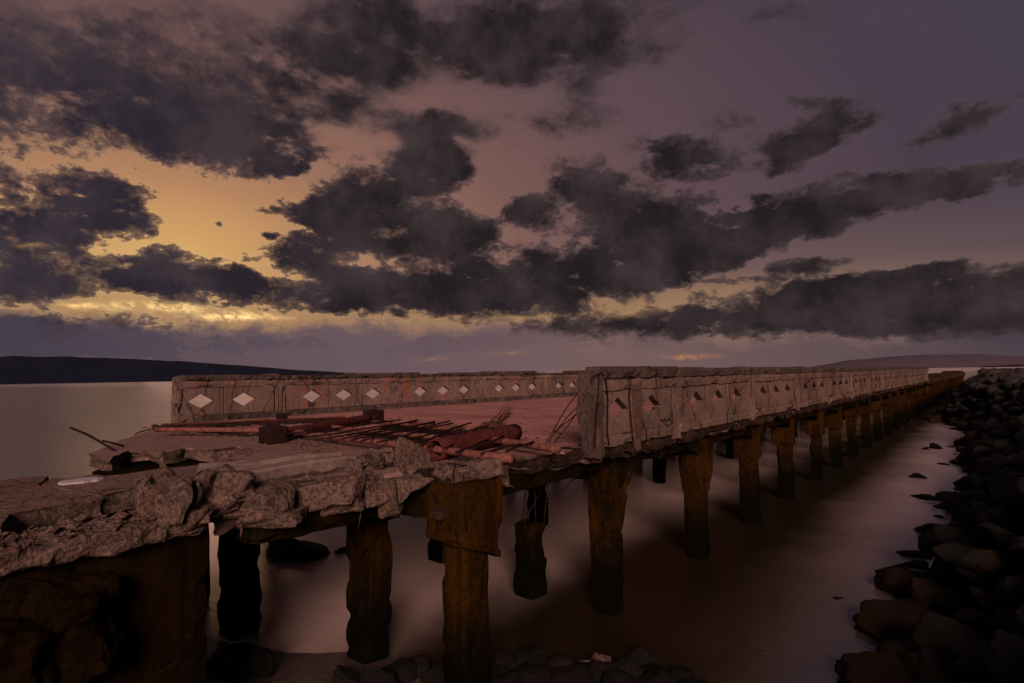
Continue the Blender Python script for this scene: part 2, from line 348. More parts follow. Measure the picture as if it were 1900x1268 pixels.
def rough_box(lo, hi, seg=.12, amp=.012, rad=.025, seed=0, chip=.05, fn=None, freq=3.0):
    """a box with rounded, chipped, uneven sides between corners lo and hi"""
    lo = Vector(lo); hi = Vector(hi); d = hi - lo
    n = [max(1, min(150, int(round(d[i] / seg)))) for i in range(3)]
    vid = {}; V = []; F = []
    def vt(i, j, k):
        key = (i, j, k)
        if key not in vid:
            vid[key] = len(V)
            V.append(Vector((lo.x + d.x * i / n[0], lo.y + d.y * j / n[1], lo.z + d.z * k / n[2])))
        return vid[key]
    for i in range(n[0]):
        for j in range(n[1]):
            F.append((vt(i, j, 0), vt(i, j+1, 0), vt(i+1, j+1, 0), vt(i+1, j, 0)))
            F.append((vt(i, j, n[2]), vt(i+1, j, n[2]), vt(i+1, j+1, n[2]), vt(i, j+1, n[2])))
    for i in range(n[0]):
        for k in range(n[2]):
            F.append((vt(i, 0, k), vt(i+1, 0, k), vt(i+1, 0, k+1), vt(i, 0, k+1)))
            F.append((vt(i, n[1], k), vt(i, n[1], k+1), vt(i+1, n[1], k+1), vt(i+1, n[1], k)))
    for j in range(n[1]):
        for k in range(n[2]):
            F.append((vt(0, j, k), vt(0, j, k+1), vt(0, j+1, k+1), vt(0, j+1, k)))
            F.append((vt(n[0], j, k), vt(n[0], j+1, k), vt(n[0], j+1, k+1), vt(n[0], j, k+1)))
    off = Vector((seed * 3.17, seed * 1.31, seed * 2.71))
    out = []
    for v in V:
        q = Vector([min(max(v[i], lo[i] + min(rad, d[i] * .49)), hi[i] - min(rad, d[i] * .49)) for i in range(3)])
        e = v - q
        onE = sum(1 for i in range(3) if abs(e[i]) > rad * .6)
        if e.length > 1e-6: v = q + e.normalized() * min(rad, e.length)
        nv = noise.noise_vector(v * freq + off)
        v = v + nv * amp
        if chip and onE >= 2:
            c = noise.noise(v * 4.0 + off * 1.7)
            if c > .12: v = v - e.normalized() * min(chip, (c - .12) * chip * 4)
        if fn: v = fn(v)
        out.append(v)
    return out, F

def rbox(name, lo, hi, mat, parent=None, **kw):
    smooth = kw.pop('smooth', False)
    v, f = rough_box(lo, hi, **kw)
    return pyd(name, v, f, mat, parent, smooth)

def hull_block(size, seed, n=16, amp=.03, cuts=2, boxy=.75):
    rnd = random.Random(seed)
    bm = bmesh.new()
    for i in range(n):
        if rnd.random() < boxy:
            c = [rnd.choice((-1, 1)) * rnd.uniform(.72, 1) for _ in range(3)]
            c[rnd.randrange(3)] *= rnd.uniform(.6, 1)
        else:
            c = [rnd.gauss(0, 1) for _ in range(3)]; l = math.sqrt(sum(a * a for a in c)); c = [a / l * 1.05 for a in c]
        bm.verts.new((c[0] * size[0] / 2, c[1] * size[1] / 2, c[2] * size[2] / 2))
    r = bmesh.ops.convex_hull(bm, input=bm.verts)
    bmesh.ops.delete(bm, geom=[g for g in r['geom_interior'] if isinstance(g, bmesh.types.BMVert)], context='VERTS')
    bmesh.ops.dissolve_limit(bm, angle_limit=R(14), verts=bm.verts, edges=bm.edges)
    bmesh.ops.bevel(bm, geom=list(bm.edges), offset=min(size) * .07, segments=1, affect='EDGES', profile=.6)
    bmesh.ops.triangulate(bm, faces=bm.faces)
    for _ in range(cuts):
        lim = max(size) * (.16 if _ == 0 else .09)
        es = [e for e in bm.edges if e.calc_length() > lim]
        if es: bmesh.ops.subdivide_edges(bm, edges=es, cuts=1); bmesh.ops.triangulate(bm, faces=bm.faces)
    off = Vector((seed * 1.7, seed * .9, seed * 2.3))
    for v in bm.verts:
        s = 1.0 / max(.15, max(size))
        v.co += noise.noise_vector(v.co * 3.0 * s + off) * amp * 1.6 + noise.noise_vector(v.co * 9 + off) * amp + noise.noise_vector(v.co * 26 + off) * amp * .45
    return bm

def tube(name, pts, r, mat, parent=None, sides=7, taper=None, cap=True, wob=0, smooth=True):
    pts = [Vector(p) for p in pts]; V = []; F = []
    up = Vector((0, 0, 1))
    for i, p in enumerate(pts):
        t = (pts[min(i + 1, len(pts) - 1)] - pts[max(i - 1, 0)]).normalized()
        a = t.cross(up) if abs(t.z) < .95 else t.cross(Vector((1, 0, 0)))
        a.normalize(); b_ = a.cross(t)
        rr = r if taper is None else r * (1 + (taper - 1) * i / (len(pts) - 1))
        for k in range(sides):
            w = 2 * math.pi * k / sides
            q = p + (a * math.cos(w) + b_ * math.sin(w)) * rr
            if wob: q += noise.noise_vector(q * 12) * wob
            V.append(q)
    for i in range(len(pts) - 1):
        for k in range(sides):
            F.append((i*sides + k, i*sides + (k+1) % sides, (i+1)*sides + (k+1) % sides, (i+1)*sides + k))
    if cap:
        F.append(tuple(range(sides))[::-1]); F.append(tuple((len(pts)-1)*sides + k for k in range(sides)))
    return pyd(name, V, F, mat, parent, smooth)
def bend(a, b_, n=8, sag=0.0, jit=0.0, seed=0):
    a = Vector(a); b_ = Vector(b_); out = []
    for i in range(n + 1):
        t = i / n; p = a.lerp(b_, t); p.z -= sag * 4 * t * (1 - t)
        if 0 < i: p += noise.noise_vector(Vector((t * 2.5, seed * 5.1, 0))) * jit
        out.append(p)
    return out

def slab(name, outline, z1, th, mat, parent, seg=.18, jit=.035, seed=0, rough=True, side=None):
    """a broken plate: outline in plan, ragged edge, flat top"""
    pts = []
    n = len(outline)
    for i in range(n):
        a = Vector(outline[i][:2]); b_ = Vector(outline[(i + 1) % n][:2])
        far = min(a.length, b_.length) > 25
        k = 1 if (far or not rough) else max(1, int((b_ - a).length / seg)) if (b_ - a).length < 12 else max(1, int((b_ - a).length / 1.5))
        for j in range(k): pts.append(a.lerp(b_, j / k))
    rows = [0.0, .12, .4, .72, 1.0]
    V = []; F = []; N = len(pts)
    for r_, fr in enumerate(rows):
        for i, q in enumerate(pts):
            nv = noise.noise_vector(Vector((q.x * 3.1, q.y * 3.1, r_ * .55 + seed * 3)))
            big = noise.noise_vector(Vector((q.x * .9, q.y * .9, seed * 2.0)))
            a = jit * (.55 if r_ == 0 else 1.0)
            V.append(Vector((q.x + nv.x * a + big.x * jit * .8, q.y + nv.y * a + big.y * jit * .8, z1 - th * fr + (nv.z * jit * .5 if r_ in (1, 2, 3) else (nv.z * jit if r_ == 4 else 0)))))
    for r_ in range(len(rows) - 1):
        for i in range(N):
            F.append((r_*N + i, (r_+1)*N + i, (r_+1)*N + (i+1) % N, r_*N + (i+1) % N))
    from mathutils.geometry import tessellate_polygon
    for base, fl in ((0, 1), ((len(rows)-1)*N, -1)):
        for t in tessellate_polygon([[Vector((V[base + i].x, V[base + i].y, 0)) for i in range(N)]]):
            F.append(tuple(base + i for i in (t if fl > 0 else t[::-1])))
    bm = bmesh.new(); me = bpy.data.meshes.new(name); me.from_pydata(V, [], F); bm.from_mesh(me); bpy.data.meshes.remove(me)
    o = from_bm(name, bm, mat, parent)
    if side is not None:
        o.data.materials.append(side)
        for p_ in o.data.polygons:
            if abs(p_.normal.z) < .75: p_.material_index = 1
    return o

# ------------------------------------------------------------------ setting: sea, shore, bank, far hills
rings = [0, 8, 20, 45, 90, 200, 500, 1500, 5000, 15000, 45000]
V = [(0, 0, 0)]; F = []; S = 64
for r_ in rings[1:]:
    for k in range(S):
        V.append((r_ * math.cos(2*math.pi*k/S), r_ * math.sin(2*math.pi*k/S), 0))
for k in range(S): F.append((0, 1 + k, 1 + (k + 1) % S))
for i in range(len(rings) - 2):
    for k in range(S):
        a = 1 + i*S + k; b_ = 1 + i*S + (k+1) % S
        F.append((a, a + S, b_ + S, b_))
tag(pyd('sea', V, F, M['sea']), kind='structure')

def bank_w(y):                              # where the rock bank meets the water
    t = min(1, max(0, (y - 33) / 13)); t = t * t * (3 - 2 * t)
    w = -.95 - 2.05 * t
    return w + .28 * math.sin(y * .37) + .18 * math.sin(y * .93 + 1)
def bank_z(x, y):
    w = bank_w(y); s = x - w
    end = min(1, max(0, (104 - y) / 14))
    z = -.45 + (s + .45) * .92 if s < 2.7 else 2.448 + (s - 2.7) * .05
    z = min(z, 2.55)
    return z * end - 1.2 * (1 - end)
ys = [-9 + i * .8 for i in range(60)] + [39 + i * 2.2 for i in range(32)]
xs = [-4.2 + i * .3 for i in range(27)] + [5, 8, 14, 25]
V = []; F = []
for j, y in enumerate(ys):
    for i, x in enumerate(xs):
        q = Vector((x, y, bank_z(x, y) - .22))
        V.append(q + noise.noise_vector(q * 1.1) * .16)
for j in range(len(ys) - 1):
    for i in range(len(xs) - 1):
        a = j * len(xs) + i; F.append((a, a + 1, a + 1 + len(xs), a + len(xs)))
tag(pyd('rock_bank', V, F, M['bank'], smooth=True), kind='structure')

def shore_z(x, y):                          # the little beach under the near end of the pier
    return max(-.6, min(1.6, (4.9 + .15 * math.sin(x * 1.9) + (x + 3.5) * .36 - y - max(0, -x - 8) * .5) * .16))
xs = [-13 + i * .3 for i in range(46)]; ys = [-6 + i * .3 for i in range(46)]
V = []; F = []
for j, y in enumerate(ys):
    for i, x in enumerate(xs):
        q = Vector((x, y, shore_z(x, y))); q.z += noise.noise(q * 1.3) * .03; V.append(q)
for j in range(len(ys) - 1):
    for i in range(len(xs) - 1):
        a = j * len(xs) + i; F.append((a, a + 1, a + 1 + len(xs), a + len(xs)))
tag(pyd('beach', V, F, M['sand'], smooth=True), kind='structure')

def hill(name, prof, D, depth, mat, seed):
    """a far ridge whose skyline heights are given at bearings (photo x, photo y)"""
    V = []; F = []; n = 90; rows = 7
    for i in range(n + 1):
        px = prof[0][0] + (prof[-1][0] - prof[0][0]) * i / n
        for a, c in zip(prof, prof[1:]):
            if a[0] <= px <= c[0]: t = (px - a[0]) / (c[0] - a[0]); py = a[1] + (c[1] - a[1]) * (t * t * (3 - 2 * t) * .5 + t * .5)
        d = ray(px, py); hd = math.hypot(d.x, d.y)
        H = max(0, d.z / hd * D); H *= 1 + .05 * noise.noise(Vector((px * .02, seed, 0)))
        for r_ in range(rows):
            t = r_ / (rows - 1)                      # 0 front foot, .5 crest, 1 back foot
            e = 1 - abs(t - .5) * 2
            dd = D + (t - .5) * depth
            z = H * (e ** .8) * (1 + .12 * noise.noise(Vector((px * .015, t * 4, seed))) * (1 - e)) - (30 if e == 0 else 0)
            V.append((CAM.x + d.x / hd * dd, CAM.y + d.y / hd * dd, z))
    for i in range(n):
        for r_ in range(rows - 1):
            a = i * rows + r_; F.append((a, a + rows, a + rows + 1, a + 1))
    return tag(pyd(name, V, F, mat, smooth=True), kind='structure')
hill('hills', [(-700,690),(-350,672),(-100,664),(60,661),(200,664),(330,670),(450,678),(560,687),(700,695),(760,700)], 11000, 3500, M['hill'], 1)
hill('hills', [(1470,690),(1520,678),(1580,668),(1650,662),(1720,658),(1800,657),(1900,661),(2050,666),(2300,676)], 19000, 5000, M['hill2'], 2)
hill('hills', [(1770,688),(1830,679),(1900,676.5),(2000,675),(2200,680)], 9000, 1500, M['hill'], 3)

# ------------------------------------------------------------------ the ruined pier
XR, XL, TH = -3.86, -14.2, .22            # outer face of the near parapet, inner face of the far one, their thickness
DZ = 2.35                                  # deck level
pier = empty('ruined_pier', (-9, 5, 0))
tag(pier, 'long ruined concrete pier on rows of stained piles with diamond pierced parapets', 'pier')
INV = Matrix.Translation((9, -5, 0))
class Child:                               # parts are modelled in world space, the pier's Empty stands at its near end
    pass
def adopt(o, parent):
    o.parent = parent
    o.matrix_parent_inverse = parent.matrix_world.inverted()
    return o
bpy.context.view_layer.update()

def pz(px, py, z=DZ):
    q = on_z(px, py, z); return (q.x, q.y)
# main deck, from the broken near edge to the far end
edge_px = [(285,797),(228,815),(172,842),(212,846),(245,835),(300,838),(345,831),(395,834),(440,829),(492,836),(470,846),(425,857),(425,866),(440,878),(470,884)]
outl = [(-14.44, 4.95)] + [pz(*p) for p in edge_px]
outl += [(-5.25, 2.35), (-5.05, 3.0), (-4.85, 3.6), (-4.6, 4.15), (-4.28, 4.9), (-4.14, 5.6), (-4.06, 6.3), (-3.97, 8), (-3.97, 14), (-3.97, 24), (-3.97, 58), (-4.0, 124), (-14.3, 124), (-14.44, 30), (-14.44, 12)]
adopt(slab('deck', outl, DZ, .16, M['deck'], None, seg=.09, jit=.075, seed=1, side=M['rubble']), pier)
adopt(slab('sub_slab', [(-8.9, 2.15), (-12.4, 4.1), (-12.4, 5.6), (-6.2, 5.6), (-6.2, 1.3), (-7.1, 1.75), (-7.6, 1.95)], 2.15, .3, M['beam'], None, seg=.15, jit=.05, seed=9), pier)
# sunken, cracked plates of the near end
plates = [[(-140,902),(0,892),(40,887),(92,884),(72,899),(0,911),(-140,930)],
          [(-140,932),(0,913),(73,901),(187,921),(20,952),(4,972),(-140,985)],
          [(76,898),(96,885),(124,888),(168,880),(191,882),(256,908),(189,920)],
          [(194,882),(228,879),(280,871),(330,866),(404,858),(424,868),(438,880),(400,892),(330,905),(259,907)]]
for i, pl in enumerate(plates):
    o = slab('deck_plate', [pz(a, c, 2.345) for a, c in pl], 2.345, .17, M['slab'], None, seg=.09, jit=.03, seed=5 + i, side=M['rubble'])
    c = sum((v.co for v in o.data.vertices), Vector()) / len(o.data.vertices)
    tilt = Matrix.Translation(c) @ Euler((R([.6, -.5, .4, .3][i]), R([.3, .6, -.4, -.6][i]), 0)).to_matrix().to_4x4() @ Matrix.Translation(-c)
    o.data.transform(tilt); adopt(o, pier)
adopt(slab('deck_plate', [(-8.0, -2.4), (-5.1, -2.4), (-5.02, .2), (-5.5, .5), (-7.7, .55)], 2.35, .17, M['slab'], None, seg=.12, jit=.03, seed=14, side=M['rubble']), pier)
# the crumbled ledge and the solid end block under them
def ragged(amp, fr, sd, only_low=False):
    def f(v):
        w = noise.noise_vector(v * fr + Vector((sd, sd * 2, 0)))
        return v + Vector((w.x, w.y * .5, w.z * .8)) * amp + noise.noise_vector(v * fr * 3.1) * amp * .4
    return f
def crag(amp, sd):
    def f(v):
        w = noise.noise_vector(v * 2.2 + Vector((sd, sd * 2, 0))); u = noise.noise_vector(v * 7.5 + Vector((0, sd, 1)))
        r_ = 1 - abs(noise.noise(v * 3.4 + Vector((sd, 0, 0)))) * 2
        return v + Vector((w.x, w.y * .4, w.z * .6)) * amp + u * amp * .55 + noise.noise_vector(v * 19) * amp * .22 + Vector((r_ * amp * .5, 0, r_ * amp * .3))
    return f
adopt(rbox('edge_beam', (-5.5, -2.2, 2.06), (-4.90, 1.95, 2.22), M['rubble'], seg=.035, amp=.03, rad=.06, seed=3, chip=.1, fn=crag(.075, 4)), pier)
adopt(rbox('edge_beam', (-5.45, 2.35, 1.84), (-4.95, 4.3, 2.14), M['beam'], seg=.08, amp=.02, rad=.05, seed=8, chip=.1, fn=ragged(.04, 2.6, 9)), pier)
adopt(rbox('abutment_wall', (-6.3, 1.12, -.2), (-5.02, 2.02, 2.08), M['abut'], seg=.11, amp=.012, rad=.03, seed=2, chip=.06), pier)
adopt(rbox('abutment_wall', (-7.0, -2.5, -.2), (-5.35, 1.14, 2.05), M['abut'], seg=.13, amp=.03, rad=.06, seed=12, chip=.1, fn=ragged(.10, 1.6, 2)), pier)
adopt(rbox('edge_beam', (-9.4, 2.6, 1.9), (-7.4, 3.0, 2.12), M['beam'], seg=.12, amp=.02, seed=6, fn=ragged(.05, 2, 3)), pier)

# parapets -----------------------------------------------------------------
def cell(y0, y1, yc, z0, z1, zc, hw, hh, xf, t, gl, gr):
    """a wall panel with a diamond opening; the faces next to the joints are cut back as weathered cracks"""
    V = []; F = []
    dia = [(yc - hw, zc), (yc, zc - hh), (yc + hw, zc), (yc, zc + hh)]
    fr = [(y0 + gl, z0), (y1 - gr, z0), (y1 - gr, z1), (y0 + gl, z1)]
    bk = [(y0, z0), (y1, z0), (y1, z1), (y0, z1)]
    xm = xf - .085
    for (yy, zz) in fr: V.append((xf, yy, zz))          # 0-3 front
    for (yy, zz) in bk: V.append((xm, yy, zz))          # 4-7 joint bottom
    for (yy, zz) in bk: V.append((xf - t, yy, zz))      # 8-11 back
    for (yy, zz) in dia: V.append((xf, yy, zz))         # 12-15
    for (yy, zz) in dia: V.append((xf - t, yy, zz))     # 16-19
    L, B, Rr, Tt = 12, 13, 14, 15
    F += [(0, 1, B), (1, 2, Rr), (2, 3, Tt), (3, 0, L), (0, B, L), (1, Rr, B), (2, Tt, Rr), (3, L, Tt)]
    l, b2, r2, t2 = 16, 17, 18, 19
    F += [(9, 8, b2), (10, 9, r2), (11, 10, t2), (8, 11, l), (8, l, b2), (9, b2, r2), (10, r2, t2), (11, t2, l)]
    for a, c in ((0, 1), (1, 2), (2, 3), (3, 0)):
        F.append((a, a + 4, c + 4, c)); F.append((a + 4, a + 8, c + 8, c + 4))
    for a, c in ((12, 13), (13, 14), (14, 15), (15, 12)): F.append((a, c, c + 4, a + 4))
    return V, F

def parapet(label, xf, y_start, y_end, first_pil, P, sp, ztop, outer, seed):
    WM = M['wall_out'] if outer else M['wall']
    rnd = random.Random(seed)
    root = empty('parapet', (xf, y_start, DZ)); bpy.context.view_layer.update()
    adopt(root, pier); root['label'] = label
    bpy.context.view_layer.update()
    zc0, zf0 = ztop - .15, ztop - .31
    zb = DZ + .15
    k0 = math.floor((y_start - first_pil) / P)
    k = k0
    while first_pil + k * P < y_end:
        ya = first_pil + k * P; yb = ya + P
        near = ya < 30
        cells = []
        mid = (ya + yb) / 2
        cen = [mid - sp, mid, mid + sp]
        bounds = [ya + .13, mid - sp / 2, mid + sp / 2, yb - .13]
        for c in range(3):
            y0, y1, yc = bounds[c], bounds[c + 1], cen[c]
            if y1 <= y_start or y0 >= y_end: continue
            if y0 < y_start: y0 = y_start
            if yc - .32 < y0 or yc + .3 > y_end: 
                if y1 - y0 > .12 and yc + .32 < y0 or yc < y_start:
                    v, f = rough_box((xf - TH, y0, zb), (xf, y1, zf0), seg=.15, amp=.01, rad=.02, seed=seed + k + c)
                    adopt(pyd('wall_panel', v, f, WM), root)
                continue
            gl, gr = rnd.choice((.006, .014, .026, .04)), rnd.choice((.006, .014, .026, .04))
            jx = rnd.uniform(-.008, .008)
            v, f = cell(y0 + .002, y1 - .002, yc, zb, zf0, 2.81 if outer else 2.825, .29, .178, xf + jx - .012, .11, gl, gr)
            adopt(pyd('wall_panel', v, f, WM), root)
        y0, y1 = max(ya, y_start), min(yb, y_end)
        sg = .10 if near else .3
        # frieze and base course, proud of the panels
        for zz0, zz1, pr, nm, ch in ((zf0 + .001, zc0 - .001, .020, 'frieze', .03), (DZ - .01, zb - .001, .012, 'base_course', .06)):
            cut = [y0, y1] if not near else [y0, y0 + (y1 - y0) * rnd.uniform(.3, .7), y1]
            for a, c in zip(cut, cut[1:]):
                if c - a < .06: continue
                adopt(rbox(nm, (xf - TH + .004, a + .004, zz0), (xf + pr + rnd.uniform(-.004, .006), c - .004, zz1), WM, seg=sg, amp=.008, rad=.014, seed=seed + k * 7 + zz0, chip=ch), root)
        # coping, cracked across
        cut = [y0] + sorted(y0 + (y1 - y0) * rnd.uniform(.15, .85) for _ in range(2 if near else 1)) + [y1]
        for a, c in zip(cut, cut[1:]):
            if c - a < .08: continue
            dz = rnd.choice((0, 0, -.01, -.02, .012))
            if not outer and rnd.random() < .22: dz = -rnd.uniform(.04, .09)
            hi = ztop + dz
            adopt(rbox('coping', (xf - TH - .03, a + .006, zc0), (xf + .045 + rnd.uniform(-.012, .008), c - .006, hi), M['coping'], seg=sg * .8, amp=.007 if outer else .012, rad=.014, seed=seed + k * 5 + a, chip=.05), root)
        # pilaster, some split by rusting bars
        if ya >= y_start - .05:
            split = rnd.random() < .4 or (outer and k in (1, 4))
            if not split:
                adopt(rbox('pilaster', (xf - TH - .02, ya - .125, DZ - .02), (xf + .060, ya + .125, zc0 - .003), WM, seg=.09 if near else .25, amp=.008, rad=.016, seed=seed + k, chip=.04), root)
            else:
                ww = [-.135, rnd.uniform(-.08, -.03), rnd.uniform(.02, .07), .135]
                for q in range(3):
                    adopt(rbox('pilaster', (xf - TH - .02, ya + ww[q] + .010, DZ - rnd.uniform(0, .1)), (xf + rnd.uniform(.01, .06), ya + ww[q + 1] - .010, zc0 - rnd.uniform(.003, .05)), WM, seg=.06 if near else .2, amp=.016, rad=.016, seed=seed + k * 3 + q, chip=.05, fn=ragged(.012, 3, q)), root)
        k += 1
    return root
near_par = parapet('near parapet with moulded outer face, split by vertical cracks', XR, 6.32, 53.6, 8.55, 3.61, .97, 3.385, True, 11)
far_par = parapet('far parapet seen from the deck, rust stained inner face', XL, 5.04, 53.6, 7.42, 3.845, 1.0, 3.45, False, 23)
# broken end of the near parapet: splintered upright slices
rnd = random.Random(5)
for a, c, d, zt in ((6.20, 6.33, .02, 3.33), (6.13, 6.205, -.05, 3.30)):
    adopt(rbox('broken_end', (XR - TH - .05, a, DZ - .12), (XR + d, c, zt), M['coping'], seg=.05, amp=.02, rad=.02, seed=a, chip=.08, fn=ragged(.02, 4, a)), near_par)
for (a, c) in ((7.14, 7.185), (7.20, 7.27), (7.285, 7.325)):        # the panel that burst between its first two openings
    adopt(rbox('splinter', (XR - .05, a, DZ - .14), (XR + rnd.uniform(.015, .05), c, 3.24 - rnd.uniform(0, .12)), M['coping'], seg=.045, amp=.012, rad=.01, seed=a * 3, chip=.05, fn=ragged(.014, 3, a)), near_par)
adopt(rbox('broken_end', (XL - TH - .02, 4.92, DZ - .1), (XL + .03, 5.06, 3.4), M['wall'], seg=.06, amp=.02, rad=.03, seed=31, chip=.12, fn=ragged(.03, 3, 2)), far_par)
# kerb along the far parapet
for i in range(12):
    y0 = 5.3 + i * 4.0
    adopt(rbox('kerb', (XL - .01, y0 + .01, DZ - .03), (XL + .24, min(y0 + 3.99, 53.5), DZ + .15), M['coping'], seg=.13 if i < 4 else .4, amp=.014, rad=.025, seed=40 + i, chip=.08, fn=ragged(.012, 2, i)), far_par)

# crumbling slab edge below the near parapet
for i in range(26):
    y0 = 6.25 + i * 1.85
    near = i < 10
    adopt(rbox('slab_edge', (-4.35, y0, 2.16), (-3.885, y0 + 1.84, 2.345), M['edge'], seg=.07 if near else .16, amp=.03, rad=.05, seed=60 + i, chip=.12, fn=ragged(.075, 3.2, i)), pier)
for i in range(22):
    y0 = 54.4 + i * 3.15
    adopt(rbox('slab_edge', (-4.5, y0, 2.0), (-3.87, y0 + 3.14, 2.52 + .12 * noise.noise(Vector((i * .7, 0, 0)))), M['edge'], seg=.25, amp=.05, rad=.06, seed=90 + i, chip=.12, fn=ragged(.12, 1.8, i)), pier)
# edge beams between the piles
BENT0, BENT = 7.12, 2.985
bents = [BENT0 + BENT * i for i in range(40)]
for i, yb in enumerate(bents):
    y1 = yb + BENT
    near = i < 8
    arch = lambda v, a=yb, c=y1: Vector((v.x, v.y, v.z if v.z > 2.08 else v.z - .34 * max(0, (abs((v.y - a) / (c - a) - .5) * 2) ** 3.5 - .12)))
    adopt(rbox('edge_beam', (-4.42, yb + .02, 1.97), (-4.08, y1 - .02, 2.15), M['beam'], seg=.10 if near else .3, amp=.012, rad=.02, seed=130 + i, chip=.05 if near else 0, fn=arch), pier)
adopt(rbox('edge_beam', (-4.5, 4.0, 1.99), (-4.13, 7.1, 2.19), M['beam'], seg=.10, amp=.012, rad=.03, seed=128, chip=.08), pier)
adopt(rbox('edge_beam', (-14.4, 5.0, 1.9), (-14.0, 120, 2.12), M['beam'], seg=4, amp=.0, rad=.01, chip=0), pier)

# piles and pile caps
ROWS = [-4.27, -5.62, -7.85, -10.3, -13.85]
def pile(x, y, half, ztop, sd, seg=.14, amp=.02, fn=None, zb=-.8, tx=0, ty=0):
    def f(v):
        t = (v.z - zb) / (ztop - zb)
        g = 1 + .03 * noise.noise(Vector((x, y, v.z * 1.3)))
        v = Vector((x + (v.x - x) * g + tx * (1 - t), y + (v.y - y) * g + ty * (1 - t), v.z))
        return fn(v) if fn else v
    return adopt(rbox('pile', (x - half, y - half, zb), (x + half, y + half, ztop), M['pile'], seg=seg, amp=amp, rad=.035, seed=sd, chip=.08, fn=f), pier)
for i, yb in enumerate(bents):
    for r_, x in enumerate(ROWS):
        if r_ == 1 and i > 0: continue
        if i > 12 and r_ > 2: continue
        if i > 24 and r_ > 1: continue
        sd = 200 + i * 7 + r_
        rr = random.Random(sd)
        xx = x + rr.uniform(-.05, .05); yy = yb + rr.uniform(-.07, .07)
        seg = .07 if (i < 4 and r_ < 1) else (.12 if i < 4 and r_ < 3 else .28)
        if i == 0 and r_ == 1:                              # a pile broken off short
            pile(-5.52, 6.85, .18, 1.06, sd, .08, .03, ragged(.03, 2.6, 3)); continue
        pile(xx, yy, .178 if i < 3 else .17, 2.0, sd, seg, .02 if i < 6 else .012, crag(.016, sd) if i < 4 else None)
        if r_ == 0:
            if i < 2:                                        # jacket broken to a slanting wedge
                def wedge(v, yy=yy, i=i):
                    t = max(0, min(1, (v.z - 1.05) / 1.0))
                    k = .70 + 1.0 * t ** 1.7
                    w = noise.noise_vector(v * 2.4 + Vector((i, 0, 0))) * .06
                    return Vector((v.x, yy + (v.y - yy) * k + (.16 * t if v.y > yy else .04 * t), v.z)) + w
                adopt(rbox('pile_jacket', (xx - .20, yy - .22, 1.12), (xx + .21, yy + .22, 2.12), M['pile'], seg=.07, amp=.025, rad=.04, seed=sd + 3, chip=.12, fn=wedge), pier)
            else:
                zj = 1.42 + rr.uniform(-.12, .12)
                adopt(rbox('pile_jacket', (xx - .235, yy - .235, zj), (xx + .225, yy + .235, 2.1), M['pile'], seg=.10 if i < 7 else .3, amp=.008, rad=.02, seed=sd + 3, chip=.04 if i < 7 else 0), pier)
    x1 = -4.5
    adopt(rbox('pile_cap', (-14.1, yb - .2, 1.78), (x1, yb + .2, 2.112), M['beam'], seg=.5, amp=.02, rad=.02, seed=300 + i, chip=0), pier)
# the near, wrecked bent
NY = 4.135
q = on_y(685, 1200, NY); XA = q.x
q = on_y(865, 1200, NY); XB = q.x
pile(XA, NY, .20, 1.95, 401, .09, .018, ragged(.008, 2.4, 1), zb=-.3)
pile(XB, NY, .175, 1.8, 402, .06, .018, crag(.022, 2), zb=-.3)
def jag(v):
    # the jacket's foot is broken off at a slant
    low = max(0, 1 - (v.z - 1.45) / .5)
    s = (v.y - NY) / .28
    return v + Vector((0, 0, -.16 * s * low)) + noise.noise_vector(v * 3) * .025
adopt(rbox('pile_jacket', (XB - .28, NY - .28, 1.56), (XB + .28, NY + .28, 2.26), M['pile'], seg=.06, amp=.012, rad=.03, seed=403, chip=.08, fn=jag), pier)
adopt(rbox('pile_jacket', (XA - .27, NY - .27, 1.62), (XA + .27, NY + .27, 2.0), M['beam'], seg=.08, amp=.012, rad=.03, seed=404, chip=.08), pier)
adopt(rbox('pile_cap', (-9.6, NY - .16, 1.80), (XB - .3, NY + .2, 2.10), M['beam'], seg=.15, amp=.02, rad=.03, seed=405, chip=.05), pier)
pile(-7.75, 3.5, .21, 1.95, 406, .12, .03, ragged(.05, 2.2, 5), zb=-.3)
pile(-9.4, 3.5, .22, 1.95, 407, .2, .03, None, zb=-.3)
# crumbled crust under the broken deck edge
adopt(rbox('slab_edge', (-5.0, 3.9, 2.15), (-4.12, 5.05, 2.33), M['edge'], seg=.06, amp=.03, rad=.06, seed=410, chip=.12, fn=ragged(.09, 2.8, 2)), pier)
adopt(rbox('slab_edge', (-4.6, 5.0, 2.19), (-4.02, 6.35, 2.335), M['edge'], seg=.06, amp=.03, rad=.06, seed=411, chip=.12, fn=ragged(.05, 2.8, 4)), pier)

